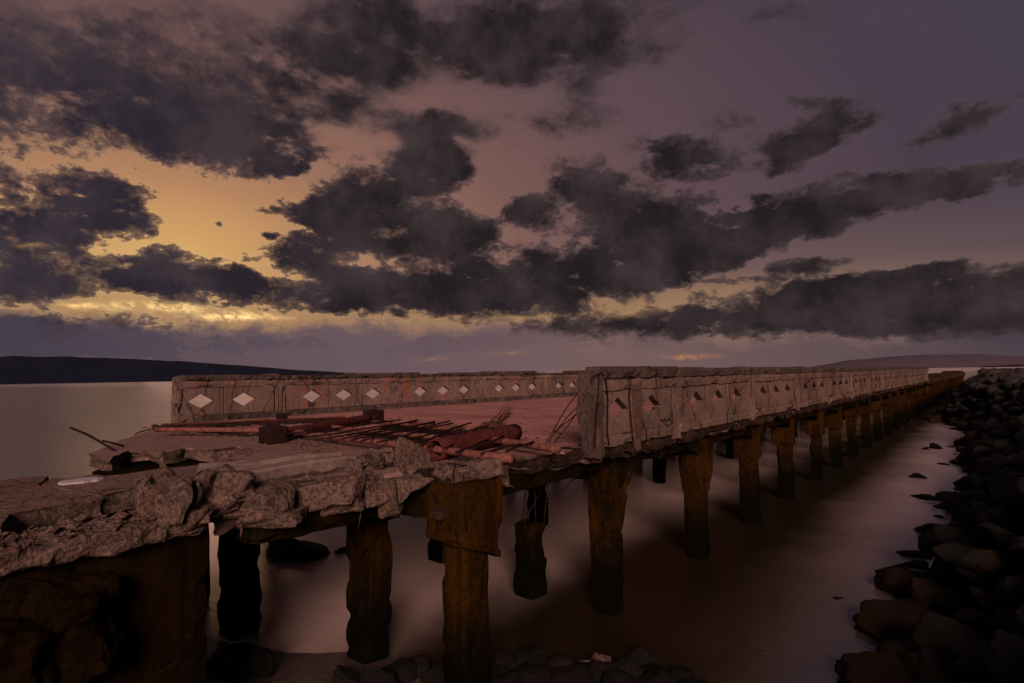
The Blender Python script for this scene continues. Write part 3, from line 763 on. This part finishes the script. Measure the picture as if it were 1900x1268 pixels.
# reinforcing bars that still hang from the concrete
def rebar(pts, r=.008, jit=0.0):
    adopt(tube('reinforcing_bar', pts, r, M['rust_dark'], None, sides=5), pier)
def P3(px, py, x): return on_x(px, py, x)
for a, c, sag, sd in (((1096,700),(1005,830),-.02,1),((1104,712),(1030,822),.03,2),((1100,722),(1018,824),-.05,3),((1110,735),(1026,800),.02,4)):
    rebar(bend(P3(*a, -3.98), on_z(*c, 2.36), 10, sag, .05, sd), .0075)
for (pts) in ([(1098,702),(1106,696),(1116,692),(1122,700),(1126,730)], [(1112,694),(1110,730),(1106,780),(1104,830)], [(1124,694),(1128,740),(1127,800),(1130,826)], [(1170,705),(1168,740),(1172,790),(1176,828)], [(1188,708),(1190,760),(1186,800),(1192,828)]):
    rebar([P3(px, py, XR + .03) for px, py in pts], .009)
for (pts, x) in (([(978,876),(976,905),(972,940),(968,968)], -4.35), ([(990,872),(992,900),(993,935),(994,972)], -4.3), ([(1000,868),(1004,910),(985,945),(972,972)], -4.4), ([(1015,866),(1016,905),(1012,940),(1009,978)], -4.25), ([(970,898),(1000,890),(1040,882),(1075,873)], -4.6), ([(970,905),(1002,897),(1036,889),(1066,882)], -4.65), ([(1014,932),(1040,910),(1066,888),(1086,872)], -4.2), ([(978,894),(992,903),(1009,912)], -4.3), ([(1030,852),(1028,880),(1020,900)], -4.28),
                 ([(790,908),(804,922),(820,936),(832,952)], -4.2), ([(1222,853),(1227,844),(1232,838)], -4.0), ([(1240,842),(1246,847),(1252,851)], -4.0), ([(1342,824),(1347,830),(1351,834)], -4.0),
                 ([(832,860),(860,864),(900,864),(940,862),(975,857),(1010,848),(1040,838)], -4.06), ([(845,862),(842,875),(840,890)], -4.05), ([(872,864),(873,885),(870,902)], -4.05), ([(860,880),(861,930),(866,985)], -3.6), ([(842,885),(838,930),(834,985)], -3.6)):
    rebar([P3(px, py, x) for px, py in pts], .0085 if x > -4.6 else .012)
# bars that point out of the far corner
a = on_z(218, 848, 2.28)
rebar([on_x(px, py, a.x - .1 * i) for i, (px, py) in enumerate([(240,852),(215,838),(185,820),(160,806),(130,794)])], .017)
rebar([on_x(px, py, a.x - .3) for px, py in [(230,828),(212,823),(190,818)]], .014)
for pts in ([(250,806),(262,801),(280,797)], [(325,776),(333,779),(345,782)], [(282,790),(290,788),(300,794)]):
    rebar([on_z(px, py, 2.36) for px, py in pts], .012)
rnd = random.Random(77)
for i in range(46):                                        # wisps along the crumbling edge
    y = 6.5 + i * .62 + rnd.uniform(-.2, .2); x = -3.84 + rnd.uniform(-.05, .04)
    p0 = Vector((x, y, 2.3 + rnd.uniform(-.08, .06))); p1 = p0 + Vector((rnd.uniform(0, .14), rnd.uniform(-.25, .25), -rnd.uniform(.05, .32)))
    rebar(bend(p0, p1, 4, rnd.uniform(-.05, .05), .06, i), .0042)
for i in range(14):                                         # bare vertical bars on the parapet face
    y = 9 + i * 2.2 + rnd.uniform(-.8, .8)
    p0 = Vector((XR + .012, y, 2.3)); p1 = Vector((XR + .03, y + rnd.uniform(-.12, .12), rnd.uniform(2.7, 3.2)))
    rebar(bend(p0, p1, 6, 0, .06, i + 50), .007)

# far end: stumps of the landing without parapets
for i, (ya, yb_, zt) in enumerate(((112, 121, 2.72), (60, 66, 2.55), (84, 92, 2.6))):
    adopt(rbox('landing_block', (-6.5, ya, 2.34), (-4.0, yb_, zt), M['edge'], seg=.5, amp=.06, rad=.06, seed=500 + i, chip=.2, fn=ragged(.12, 1.1, i)), pier)

# ------------------------------------------------------------------ fallen fence on the deck
fz = DZ + .13
fence = empty('fallen_fence', (-7.0, 5.4, DZ)); bpy.context.view_layer.update()
tag(fence, 'fallen rusty fence of thick posts, pink rails and thin bars on the deck', 'fence')
def fp(px, py, dz): q = on_z(px, py, DZ + dz); return q
def pipe_open(name, a, c, r, mat, parent, wall=.02, sides=18):
    a = Vector(a); c = Vector(c); t = (c - a).normalized(); u = t.cross(Vector((0, 0, 1))).normalized(); w = u.cross(t)
    V = []; F = []
    n = 9
    for layer, rr in ((0, r), (1, r - wall)):
        for i in range(n + 1):
            for k in range(sides):
                g = 2 * math.pi * k / sides
                q = a.lerp(c, i / n) + (u * math.cos(g) + w * math.sin(g)) * rr
                q += noise.noise_vector(q * 6) * .010
                if i in (0, n): q += t * noise.noise(Vector((g * 2, i, 3))) * .03
                V.append(q)
    N = (n + 1) * sides
    for i in range(n):
        for k in range(sides):
            k2 = (k + 1) % sides
            F.append((i*sides+k, i*sides+k2, (i+1)*sides+k2, (i+1)*sides+k))
            F.append((N+i*sides+k, N+(i+1)*sides+k, N+(i+1)*sides+k2, N+i*sides+k2))
    for k in range(sides):
        k2 = (k + 1) % sides
        F.append((k, N+k, N+k2, k2)); F.append((n*sides+k, n*sides+k2, N+n*sides+k2, N+n*sides+k))
    return adopt(pyd(name, V, F, mat, None, True), parent)
A0 = fp(806, 835, .13); A1 = fp(955, 803, .13)
pipe_open('post', A0, A1, .125, M['rust_red'], fence)
B0 = fp(508, 808, .12); B1 = fp(690, 775, .12)
pipe_open('post', B0, B1, .085, M['rust_red'], fence)
adopt(rbox('post_foot', tuple(B0 - Vector((.17, .16, .14))), tuple(B0 + Vector((.15, .16, .14))), M['rust_dark'], seg=.05, amp=.015, rad=.03, seed=601), fence)
q = fp(694, 775, .12)
adopt(rbox('post_foot', tuple(q - Vector((.20, .14, .14))), tuple(q + Vector((.17, .14, .16))), M['rust_dark'], seg=.06, amp=.012, rad=.02, seed=602), fence)
q = fp(523, 775, .08)
adopt(rbox('post_foot', tuple(q - Vector((.13, .1, .1))), tuple(q + Vector((.13, .1, .1))), M['rust_dark'], seg=.06, amp=.012, rad=.02, seed=603), fence)
rails = [((522,799),(950,851)), ((905,815),(1036,834)), ((290,797),(497,799)), ((600,790),(812,812)), ((690,783),(845,797)), ((760,786),(880,797))]
rail_ends = []
for i, (a, c) in enumerate(rails):
    pa, pc = fp(*a, .12), fp(*c, .12)
    if i in (3, 4): pa, pc = fp(*a, .10), fp(*c, .10)
    adopt(tube('rail', bend(pa, pc, 8, 0, .01, i), .042 if i < 3 else .034, M['rust_pink'], None, sides=10, wob=.003), fence)
for i in range(13):                                        # thin bars, parallel to the posts
    t = i / 12
    a = fp(528 + 300 * t + 8 * math.sin(i * 5), 806 + 26 * t, .17); c = fp(735 + 190 * t + 9 * math.cos(i * 3), 778 + 12 * t + 2 * math.sin(i * 4), .17)
    adopt(tube('bar', bend(a, c, 5, 0, .03, i), .013, M['rust_dark'], None, sides=6), fence)
for i, (a, c) in enumerate((((846,840),(905,818)),((893,842),(968,822)),((870,836),(935,812)),((940,838),(990,820)))):
    adopt(tube('bar', bend(fp(*a, .15), fp(*c, .17), 5, 0, .03, i + 30), .014, M['rust_dark'], None, sides=6), fence)
V = []; F = []
def wire(p, q, r=.004):
    b0 = len(V); t = (q - p).normalized(); u = t.cross(Vector((0, 0, 1))).normalized() * r; w = Vector((0, 0, r))
    V.extend([p + u, p - u * .5 + w, p - u * .5 - w, q + u, q - u * .5 + w, q - u * .5 - w])
    F.extend([(b0, b0+1, b0+4, b0+3), (b0+1, b0+2, b0+5, b0+4), (b0+2, b0, b0+3, b0+5)])
g0, g1, g2, g3 = fp(655, 806, .06), fp(800, 824, .06), fp(880, 797, .09), fp(745, 787, .09)
def bil(u, v):
    q = g0.lerp(g1, u).lerp(g3.lerp(g2, u), v); q.z += .03 * noise.noise(q * 2); return q
for i in range(33):
    for j in range(7):
        wire(bil(i / 32, j / 7), bil(i / 32, (j + 1) / 7)); wire(bil(j / 7, i / 32), bil((j + 1) / 7, i / 32))
adopt(pyd('wire_mesh', V, F, M['rust_dark']), fence)
# long rusty channel irons along the near edge of the deck
for i, (a, c, w, h, mt) in enumerate((((283,795),(690,776),.10,.09,'rust_dark'), ((300,789),(640,775),.07,.06,'rust_red'), ((340,800),(500,806),.05,.05,'rust_dark'))):
    pa, pc = fp(*a, .05 + .01 * i), fp(*c, .05 + .01 * i)
    d = pc - pa; L = d.length
    v, f = rough_box((0, -w / 2, -h / 2), (L, w / 2, h / 2), seg=.2, amp=.012, rad=.012, seed=620 + i, chip=.03)
    o = pyd('iron_beam', [Vector(q) for q in v], f, M[mt]); o.location = pa; o.rotation_euler = d.to_track_quat('X', 'Z').to_euler()
    tag(o, ['long dark rusty iron beam lying across the broken deck edge', 'thin red rusty iron beam lying beside the longer dark one', 'short dark iron strip lying among gravel by the fence foot'][i], 'iron beam')
# dry branch by the end of the thick post
br = empty('dry_branch', fp(940, 795, .1)); bpy.context.view_layer.update()
tag(br, 'small tangled dry branch lying beyond the thick fallen post', 'branch')
rnd = random.Random(9)
b0 = fp(915, 795, .12)
adopt(rbox('root_clump', tuple(b0 - Vector((.16, .16, .07))), tuple(b0 + Vector((.16, .16, .09))), M['twig'], seg=.05, amp=.05, rad=.05, seed=630, fn=ragged(.05, 7, 1)), br)
for i in range(22):
    s = b0 + Vector((rnd.uniform(-.1, .1), rnd.uniform(-.1, .1), .05))
    e = fp(rnd.uniform(932, 964), rnd.uniform(764, 788), .12); e = s + (e - s) * rnd.uniform(.6, 1.0)
    e = Vector((s.x + (e.x - s.x) * .25, s.y + (e.y - s.y) * .25, s.z)) + Vector((.18, .12, rnd.uniform(.1, .34)))
    adopt(tube('twig', bend(s, e, 5, 0, .09, i), .009, M['twig'], None, sides=4, taper=.4), br)

# ------------------------------------------------------------------ rubble on the broken edge
def block(px, py, w, h, x, label, mat='rubble', depth=.3, rz=0, rx=0, ry=0, sd=0, amp=.022, name='rubble_block', boxy=.75, n=16):
    c = on_x(px, py, x); Z = (c - CAM).dot(CM3 @ Vector((0, 0, -1)))
    sx, sz_ = w * .94 * Z / FPX, h * Z / FPX
    bm = hull_block((sx, depth, sz_), sd, n=n, amp=amp, boxy=boxy)
    o = from_bm(name, bm, M[mat])
    o.location = c; o.rotation_euler = (R(rx), R(ry), R(YAW + rz))
    tag(o, label, 'rubble', 'broken concrete heaped on the pier edge')
    return o
RB = [
 (283,925,44,92,-5.05,'narrow orange stained concrete shard at the end of the cracked deck plates',.28,20,0,-14),
 (322,922,92,86,-4.98,'large pale cracked concrete block next to the orange shard',.42,10,6,8),
 (366,915,52,82,-5.0,'narrow broken block wedged beside the large pale cracked block',.34,-8,0,4),
 (372,957,56,34,-4.9,'small loose lump under the narrow wedged block',.25,15,0,0),
 (418,908,84,70,-4.98,'slanting concrete lump below the first fallen moulded stone',.36,-12,8,18),
 (499,930,104,66,-4.92,'rounded pebbly concrete lump between two fallen moulded stones and the beam',.42,5,0,-3),
 (505,962,122,40,-4.95,'flat chunk jutting out under the rounded pebbly lump',.4,2,0,-4),
 (612,912,150,54,-4.88,'long broken beam piece resting along the pier edge',.3,6,4,-7),
 (620,940,120,32,-4.95,'shadowed ledge piece under the long broken beam piece',.3,4,0,-6),
 (702,905,56,76,-4.8,'upright cracked lump at the end of the long beam piece',.32,12,0,6),
 (726,925,50,74,-4.78,'rough lump leaning under the upright pointed slab',.3,-10,0,-8),
 (776,907,84,48,-4.62,'flat topped block under the upright pointed slab',.34,4,0,-3),
 (686,858,42,42,-4.95,'rounded stone on the deck left by the pointed slab',.24,15,0,30),
 (719,846,36,32,-5.0,'small square lump directly behind the rounded stone',.22,0,0,0),
 (657,862,38,26,-5.05,'small pale brick sized fragment beside the rounded stone',.2,10,0,0),
 (745,872,40,34,-4.85,'dark lump filling the gap below the rounded stone',.25,22,0,10),
 (815,955,30,26,-4.25,'concrete lump dangling from a bent bar below the deck',.16,22,0,30),
 (430,960,70,50,-5.05,'dark broken lump in the shade under the pale blocks',.3,0,0,0),
 (872,872,150,34,-4.12,'crumbling crust lying on top of the wide pile head',.3,6,0,-3),
 (920,880,60,34,-4.2,'pebbly lump at the corner of the wide pile head',.26,0,0,8),
]
for i, (px, py, w, h, x, lab, dep, rz, rx, ry) in enumerate(RB):
    block(px, py, w, h, x, lab, 'edge' if px == 815 else 'rubble', dep, rz, rx, ry, 700 + i * 3, amp=.022 if py < 1000 else .03)
for i, (px, py, w, h, x, lab) in enumerate(((70,1130,150,120,-5.15,'big dark broken mass beside the brown end wall'), (130,1215,110,80,-5.0,'dark slanting chunk below the big broken mass'), (15,1225,90,90,-4.95,'dark block at the foot of the broken end wall'))):
    c_ = on_x(px, py, x); Z = (c_ - CAM).length; sx_, sz_ = w * Z / FPX / 2, h * Z / FPX / 2
    v, f = rough_box((-sx_, -.22, -sz_), (sx_, .22, sz_), seg=.045, amp=.02, rad=.08, seed=50 + i, chip=.1, fn=crag(.07, i + 3))
    o = pyd('rubble_block', v, f, M['abut']); o.location = c_; o.rotation_euler = (R(8), R([24, -28, 6][i]), R(YAW + 12 * i))
    tag(o, lab, 'rubble', 'broken concrete heaped on the pier edge')
# the upright pointed slab: outline with thickness
poly = [(736,820),(742,809),(757,816),(778,830),(800,842),(801,866),(793,886),(770,889),(748,885),(739,864),(733,842)]
c0 = on_x(768, 850, -4.72)
pts = [on_x(px, py, -4.72) for px, py in poly]
bm = bmesh.new()
ax = CM3 @ Vector((.35, 0, 1)); ax.z = 0; ax.normalize()
fr = [bm.verts.new(q - c0 + ax * .0) for q in pts]; bk = [bm.verts.new((q - c0) * .93 - ax * .16) for q in pts]
bm.faces.new(fr); bm.faces.new(bk[::-1])
for i in range(len(fr)): bm.faces.new((fr[i], bk[i], bk[(i+1) % len(fr)], fr[(i+1) % len(fr)]))
bmesh.ops.recalc_face_normals(bm, faces=bm.faces)
bmesh.ops.bevel(bm, geom=list(bm.edges), offset=.015, segments=1, affect='EDGES')
bmesh.ops.triangulate(bm, faces=bm.faces)
for _ in range(3):
    bmesh.ops.subdivide_edges(bm, edges=[e for e in bm.edges if e.calc_length() > .07], cuts=1); bmesh.ops.triangulate(bm, faces=bm.faces)
for v in bm.verts: v.co += noise.noise_vector(v.co * 7) * .018 + noise.noise_vector(v.co * 25) * .008
o = from_bm('rubble_slab', bm, M['rubble']); o.location = c0
tag(o, 'upright pointed slab of concrete standing on the broken deck edge', 'rubble', 'broken concrete heaped on the pier edge')
# fallen moulded stones from the parapet
for i, (px, py, L, w, dz, rz, rx, ry, lab) in enumerate((
    (446,873,.60,.44,.09,2,-3,-3,'fallen moulded stone with a stepped top at the end of the cracked plates'),
    (522,867,.74,.46,.10,-1,2,-2,'fallen moulded stone, the longest and middle one of three in line'),
    (598,858,.52,.44,.10,3,-2,-4,'fallen moulded stone with a round orange hollow in its top'))):
    q = on_z(px, py, DZ + dz)
    prof = [(-w/2, 0), (-w/2, .07), (-w/2 + .05, .085), (-.06, .085), (-.03, .045), (.10, .030), (.13, .055), (w/2 - .02, .045), (w/2, .02), (w/2 - .02, -.06), (w/2 - .1, -.14), (-w/2 + .1, -.12)]
    V = []; F = []; n = 12; N = len(prof)
    for j in range(n + 1):
        for k_, (a, c) in enumerate(prof):
            p_ = Vector((a, (j / n - .5) * L, c))
            low = k_ >= 9
            p_ += noise.noise_vector(p_ * 9 + Vector((i * 7, 0, 0))) * (.03 if low else .005)
            if j in (0, n): p_.y += noise.noise(Vector((a * 9, c * 9, i + j))) * .05
            V.append(p_)
    for j in range(n):
        for k_ in range(N): F.append((j*N + k_, j*N + (k_+1) % N, (j+1)*N + (k_+1) % N, (j+1)*N + k_))
    F.append(tuple(range(N))[::-1]); F.append(tuple(n*N + k_ for k_ in range(N)))
    o = pyd('moulded_stone', V, F, M['dressed']); o.location = q; o.rotation_euler = (R(rx), R(ry), R(rz))
    tag(o, lab, 'stone', 'fallen moulded stones on the pier edge')
    if i == 2:
        continue
        v, f = rough_box((-.11, -.09, .012), (.11, .09, .055), seg=.04, amp=.01, rad=.02, seed=9)
        adopt(pyd('rust_stain', [q + Vector((.06, 0, .01)) + Vector(a) * .8 for a in v], f, M['rust_red']), o) if False else None

# gravel and crumbs on the deck
def crumbs(name, n, place, smin, smax, mat, label, cat, seed):
    rnd = random.Random(seed); V = []; F = []
    for i in range(n):
        c = place(rnd)
        if c is None: continue
        s = smin * (smax / smin) ** (rnd.random() ** 2.2); b0 = len(V)
        for (a, b_, d) in ((1,0,0),(-1,0,0),(0,1,0),(0,-1,0),(0,0,.8),(0,0,-.6),(.6,.6,.4),(-.6,.6,.3)):
            V.append(c + Vector((a * rnd.uniform(.6, 1.3), b_ * rnd.uniform(.6, 1.3), d * rnd.uniform(.5, 1.1))) * s)
        for t in ((0,6,4),(6,2,4),(2,7,4),(7,1,4),(1,3,4),(3,0,4),(0,2,6),(2,1,7),(0,5,2),(2,5,1),(1,5,3),(3,5,0)): F.append(tuple(b0 + k for k in t))
    return tag(pyd(name, V, F, mat), label, cat, kind='stuff')
def on_deck(rnd):
    y = 3.9 + abs(rnd.gauss(0, 1.7)) ; x = rnd.uniform(-13.5, -4.5)
    if rnd.random() < .25: x = rnd.uniform(-14.0, -13.7); y = rnd.uniform(5, 22)
    if x < -7.5 and y < 4.6 + (-7.5 - x) * .02 and y < 4.0: return None
    if noise.noise(Vector((x * 1.1, y * 1.5, 0))) < -.12: return None
    return Vector((x, y, DZ + .004))
crumbs('gravel', 7500, on_deck, .007, .05, M['rubble'], 'loose gravel and crumbs scattered over the broken end of the deck', 'gravel', 3)
def on_ledge(rnd):
    y = rnd.uniform(.2, 2.3); x = rnd.uniform(-5.5, -4.9)
    return Vector((x, y, 2.22 + rnd.uniform(-.02, .05)))
crumbs('gravel', 500, on_ledge, .012, .07, M['rubble'], 'crumbled stones along the ledge below the cracked deck plates', 'gravel', 4)

# ------------------------------------------------------------------ boulders
def boulder_mesh(seed, sub=3):
    rnd = random.Random(seed)
    bm = bmesh.new(); bmesh.ops.create_icosphere(bm, subdivisions=sub, radius=1.0)
    planes = []
    for i in range(13):
        d = Vector((rnd.gauss(0, 1), rnd.gauss(0, 1), rnd.gauss(0, 1))).normalized(); planes.append((d, rnd.uniform(.52, .86)))
    off = Vector((seed * 2.1, seed * .7, seed * 1.3))
    for v in bm.verts:
        for d, h in planes:
            k = v.co.dot(d)
            if k > h: v.co -= d * (k - h) * .88
        v.co *= 1 + .14 * noise.noise(v.co * 1.6 + off) + .10 * noise.noise(v.co * 3.6 + off) + .05 * noise.noise(v.co * 9 + off) + .03 * noise.noise(v.co * 22 + off)
    me = bpy.data.meshes.new('boulder'); bm.to_mesh(me); bm.free(); me.materials.append(M['basalt'])
    me.polygons.foreach_set('use_smooth', [True] * len(me.polygons))
    return me
BM = [boulder_mesh(i + 1, 4) for i in range(9)]
BL = [boulder_mesh(i + 40, 2) for i in range(5)]
def boulder(loc, s, rnd, label, group, lo=False, name='boulder', flat=.7, mat=None):
    o = bpy.data.objects.new(name, rnd.choice(BL if lo else BM)); col.objects.link(o)
    o.location = loc; o.scale = (s * rnd.uniform(.85, 1.3), s * rnd.uniform(.85, 1.3), s * rnd.uniform(flat * .85, flat * 1.15))
    o.rotation_euler = (rnd.uniform(-.4, .4), rnd.uniform(-.4, .4), rnd.uniform(0, 6.28))
    if mat is not None:
        o.material_slots[0].link = 'OBJECT'; o.material_slots[0].material = mat
    return tag(o, label, 'boulder', group)
rnd = random.Random(17)
placed = []
tries = 0
cand = []
while tries < 26000:
    tries += 1
    y = 2.8 + 68 * rnd.random() ** 1.5
    w = bank_w(y); x = w + rnd.uniform(-.35, 4.2)
    s = rnd.uniform(.17, .40) * (1 + max(0, y - 8) * .010)
    if (x * x + y * y) < 6.0: continue
    if all((x - a) ** 2 + (y - c) ** 2 > (.80 * (s + d)) ** 2 for a, c, d in placed if abs(y - c) < 3):
        placed.append((x, y, s))
placed.sort(key=lambda t: t[1])
nb_ = 0; rest_b = []
for (x, y, s) in placed:
    vis = x < 1.0 + y * .10
    z = bank_z(x, y) - .02 + rnd.uniform(-.06, .1)
    if vis and nb_ < 295:
        wet = x - bank_w(y) < .55
        up = x - bank_w(y); sz = 'small' if s < .27 * (1 + max(0, y - 8) * .01) else 'large'
        where = 'where the bank runs close to the pier' if y > 42 else ('beside the open channel' if y > 12 else 'beside the shallow shore water')
        if wet: lab, grp = sz + ' brown wet boulder at the waterline ' + where, 'boulders at the foot of the bank'
        elif up < 1.5: lab, grp = sz + ' dark boulder low on the rock bank slope ' + where, 'boulders of the lower slope'
        elif up < 2.6: lab, grp = sz + ' dry dark boulder high on the rock bank slope ' + where, 'boulders of the upper slope'
        else: lab, grp = sz + ' dark boulder on the crest of the rock bank ' + where, 'boulders of the bank crest'
        boulder((x, y, z), s, rnd, lab, grp + ' ' + where + ', ' + sz, lo=y > 25)
        nb_ += 1
    else: rest_b.append((x, y, z, s))
# the far part of the bank as one mass
V = []; F = []
rr = random.Random(3)
more = rest_b + [(bank_w(y) + rr.uniform(-.4, 4.5), y, None, rr.uniform(.45, .95)) for y in [60 + 40 * i / 420 for i in range(420)]]
src = [([v.co.copy() for v in me.vertices], [tuple(p_.vertices) for p_ in me.polygons]) for me in BL]
for (x, y, z, s) in more:
    if z is None: z = bank_z(x, y)
    vs_, fs_ = rr.choice(src); b0 = len(V)
    mt = Matrix.Translation((x, y, z)) @ Euler((rr.uniform(-.5, .5), rr.uniform(-.5, .5), rr.uniform(0, 6))).to_matrix().to_4x4() @ Matrix.Diagonal((s, s * 1.15, s * .75, 1))
    V.extend(mt @ v for v in vs_); F.extend(tuple(b0 + k for k in f) for f in fs_)
o = tag(pyd('boulders', V, F, M['basalt'], smooth=True), 'far run of small dark boulders along the rock bank', 'boulders', kind='stuff')
# rocks standing in the water
for i, (px, py, wpx, lab) in enumerate(((1737,832,20,'pointed rock standing in the channel beside a smaller one'), (1718,834,14,'small low rock next to the pointed rock in the channel'), (1705,886,26,'low dark rock alone in the channel, nearer the pier'), (1722,925,44,'broad flat rock awash in the channel near the bank'), (1752,862,16,'low rock in the channel just off the brown boulders'), (1745,942,30,'thin sliver of rock awash beside the bank'),
        (565,1026,96,'dark mound of rock in the water behind the near piles'), (632,1024,34,'smaller dark rock beside the mound behind the piles'), (520,1035,50,'low rock in the shade behind the mound'), (1235,847,9,'tiny rock far out in the water, seen under the pier'), (1229,858,10,'tiny rock seen under the pier, nearer than its twin'),
        (1575,1112,60,'sunken slab of rock faint in the shallow channel'), (1620,1165,46,'low sunken rock off the foot of the bank'))):
    q = on_z(px, py, 0); Z = (q - CAM).length; s = wpx * Z / FPX / 2
    o = boulder((q.x, q.y, -s * .12 if i < 11 else -s * .40), s, random.Random(i + 5), lab, 'rocks standing in the water', flat=.62 if i not in (3, 5) else .4, mat=M['wet_rock'])
    if i == 0: o.scale.z *= 1.35
# rocks at the water's edge below the pier
rnd = random.Random(41)
SH = [(935,1240,60),(975,1232,70),(1010,1250,60),(1048,1242,62),(1088,1236,50),(1120,1258,80),(1160,1250,60),(1195,1228,70),(1215,1262,70),(1260,1268,50),(985,1272,80),(1060,1275,90),(905,1262,70),(770,1248,60),(735,1262,80),(700,1285,80),(820,1262,60),(430,1255,70),(470,1275,80),(640,1290,60),(1150,1290,90),(1290,1290,60),(860,1280,80),(930,1290,90)]
for i, (px, py, wpx) in enumerate(SH):
    q = on_z(px, py, max(.02, 0)); s = wpx * (q - CAM).length / FPX / 2
    boulder((q.x, q.y, s * .12 + max(0, shore_z(q.x, q.y))), s, rnd, ('dark wet rock on the shore between the near piles and the bank' if px > 900 else ('dark wet rock round the foot of the near jacketed pile' if px > 600 else 'dark rock on the wet sand by the end wall')), 'rocks on the shore below the pier' + (', bank side' if px > 900 else (', by the pile' if px > 600 else ', by the wall')), flat=.65, mat=M['wet_rock'])
q = on_z(1117, 1232, .12)
bm = hull_block((.22, .18, .2), 990, n=14, amp=.01)
o = from_bm('stone_block', bm, M['rubble']); o.location = q; o.rotation_euler = (.5, .3, .9)
tag(o, 'small pale squared block lying among the dark shore rocks', 'stone')
# big brown boulders at the bank's foot, close to the camera
for i, (px, py, wpx, dz) in enumerate(((1705,1160,130,.0),(1775,1105,110,.05),(1665,1262,140,.0),(1790,1200,130,.25),(1690,1118,60,.0),(1750,1245,120,.15),(1690,1205,110,.0))):
    q = on_z(px, py, .15 + dz); s = wpx * (q - CAM).length / FPX / 2
    boulder((q.x, q.y, q.z - .08), s, rnd, 'large brown boulder at the near foot of the rock bank', 'large near boulders of the bank', flat=.55)
# lime spill on the cracked plates
q = on_z(149, 893, 2.352)
V = [(0, 0, 0)]; F = []
for k in range(20):
    a = 2 * math.pi * k / 20; r_ = .17 * (1 + .45 * noise.noise(Vector((math.cos(a) * 2, math.sin(a) * 2, 1))))
    V.append((r_ * math.cos(a) * .8, r_ * math.sin(a) * 1.0, 0))
for k in range(20): F.append((0, 1 + k, 1 + (k + 1) % 20))
V = V + [(x_, y_, -.02) for x_, y_, z_ in V]; n_ = 21
F += [(1 + k, n_ + 1 + k, n_ + 1 + (k + 1) % 20, 1 + (k + 1) % 20) for k in range(20)]
o = pyd('lime_stain', [Vector(v) + q + Vector((0, 0, .012)) for v in V], F, M['paint_spot']); adopt(o, pier)
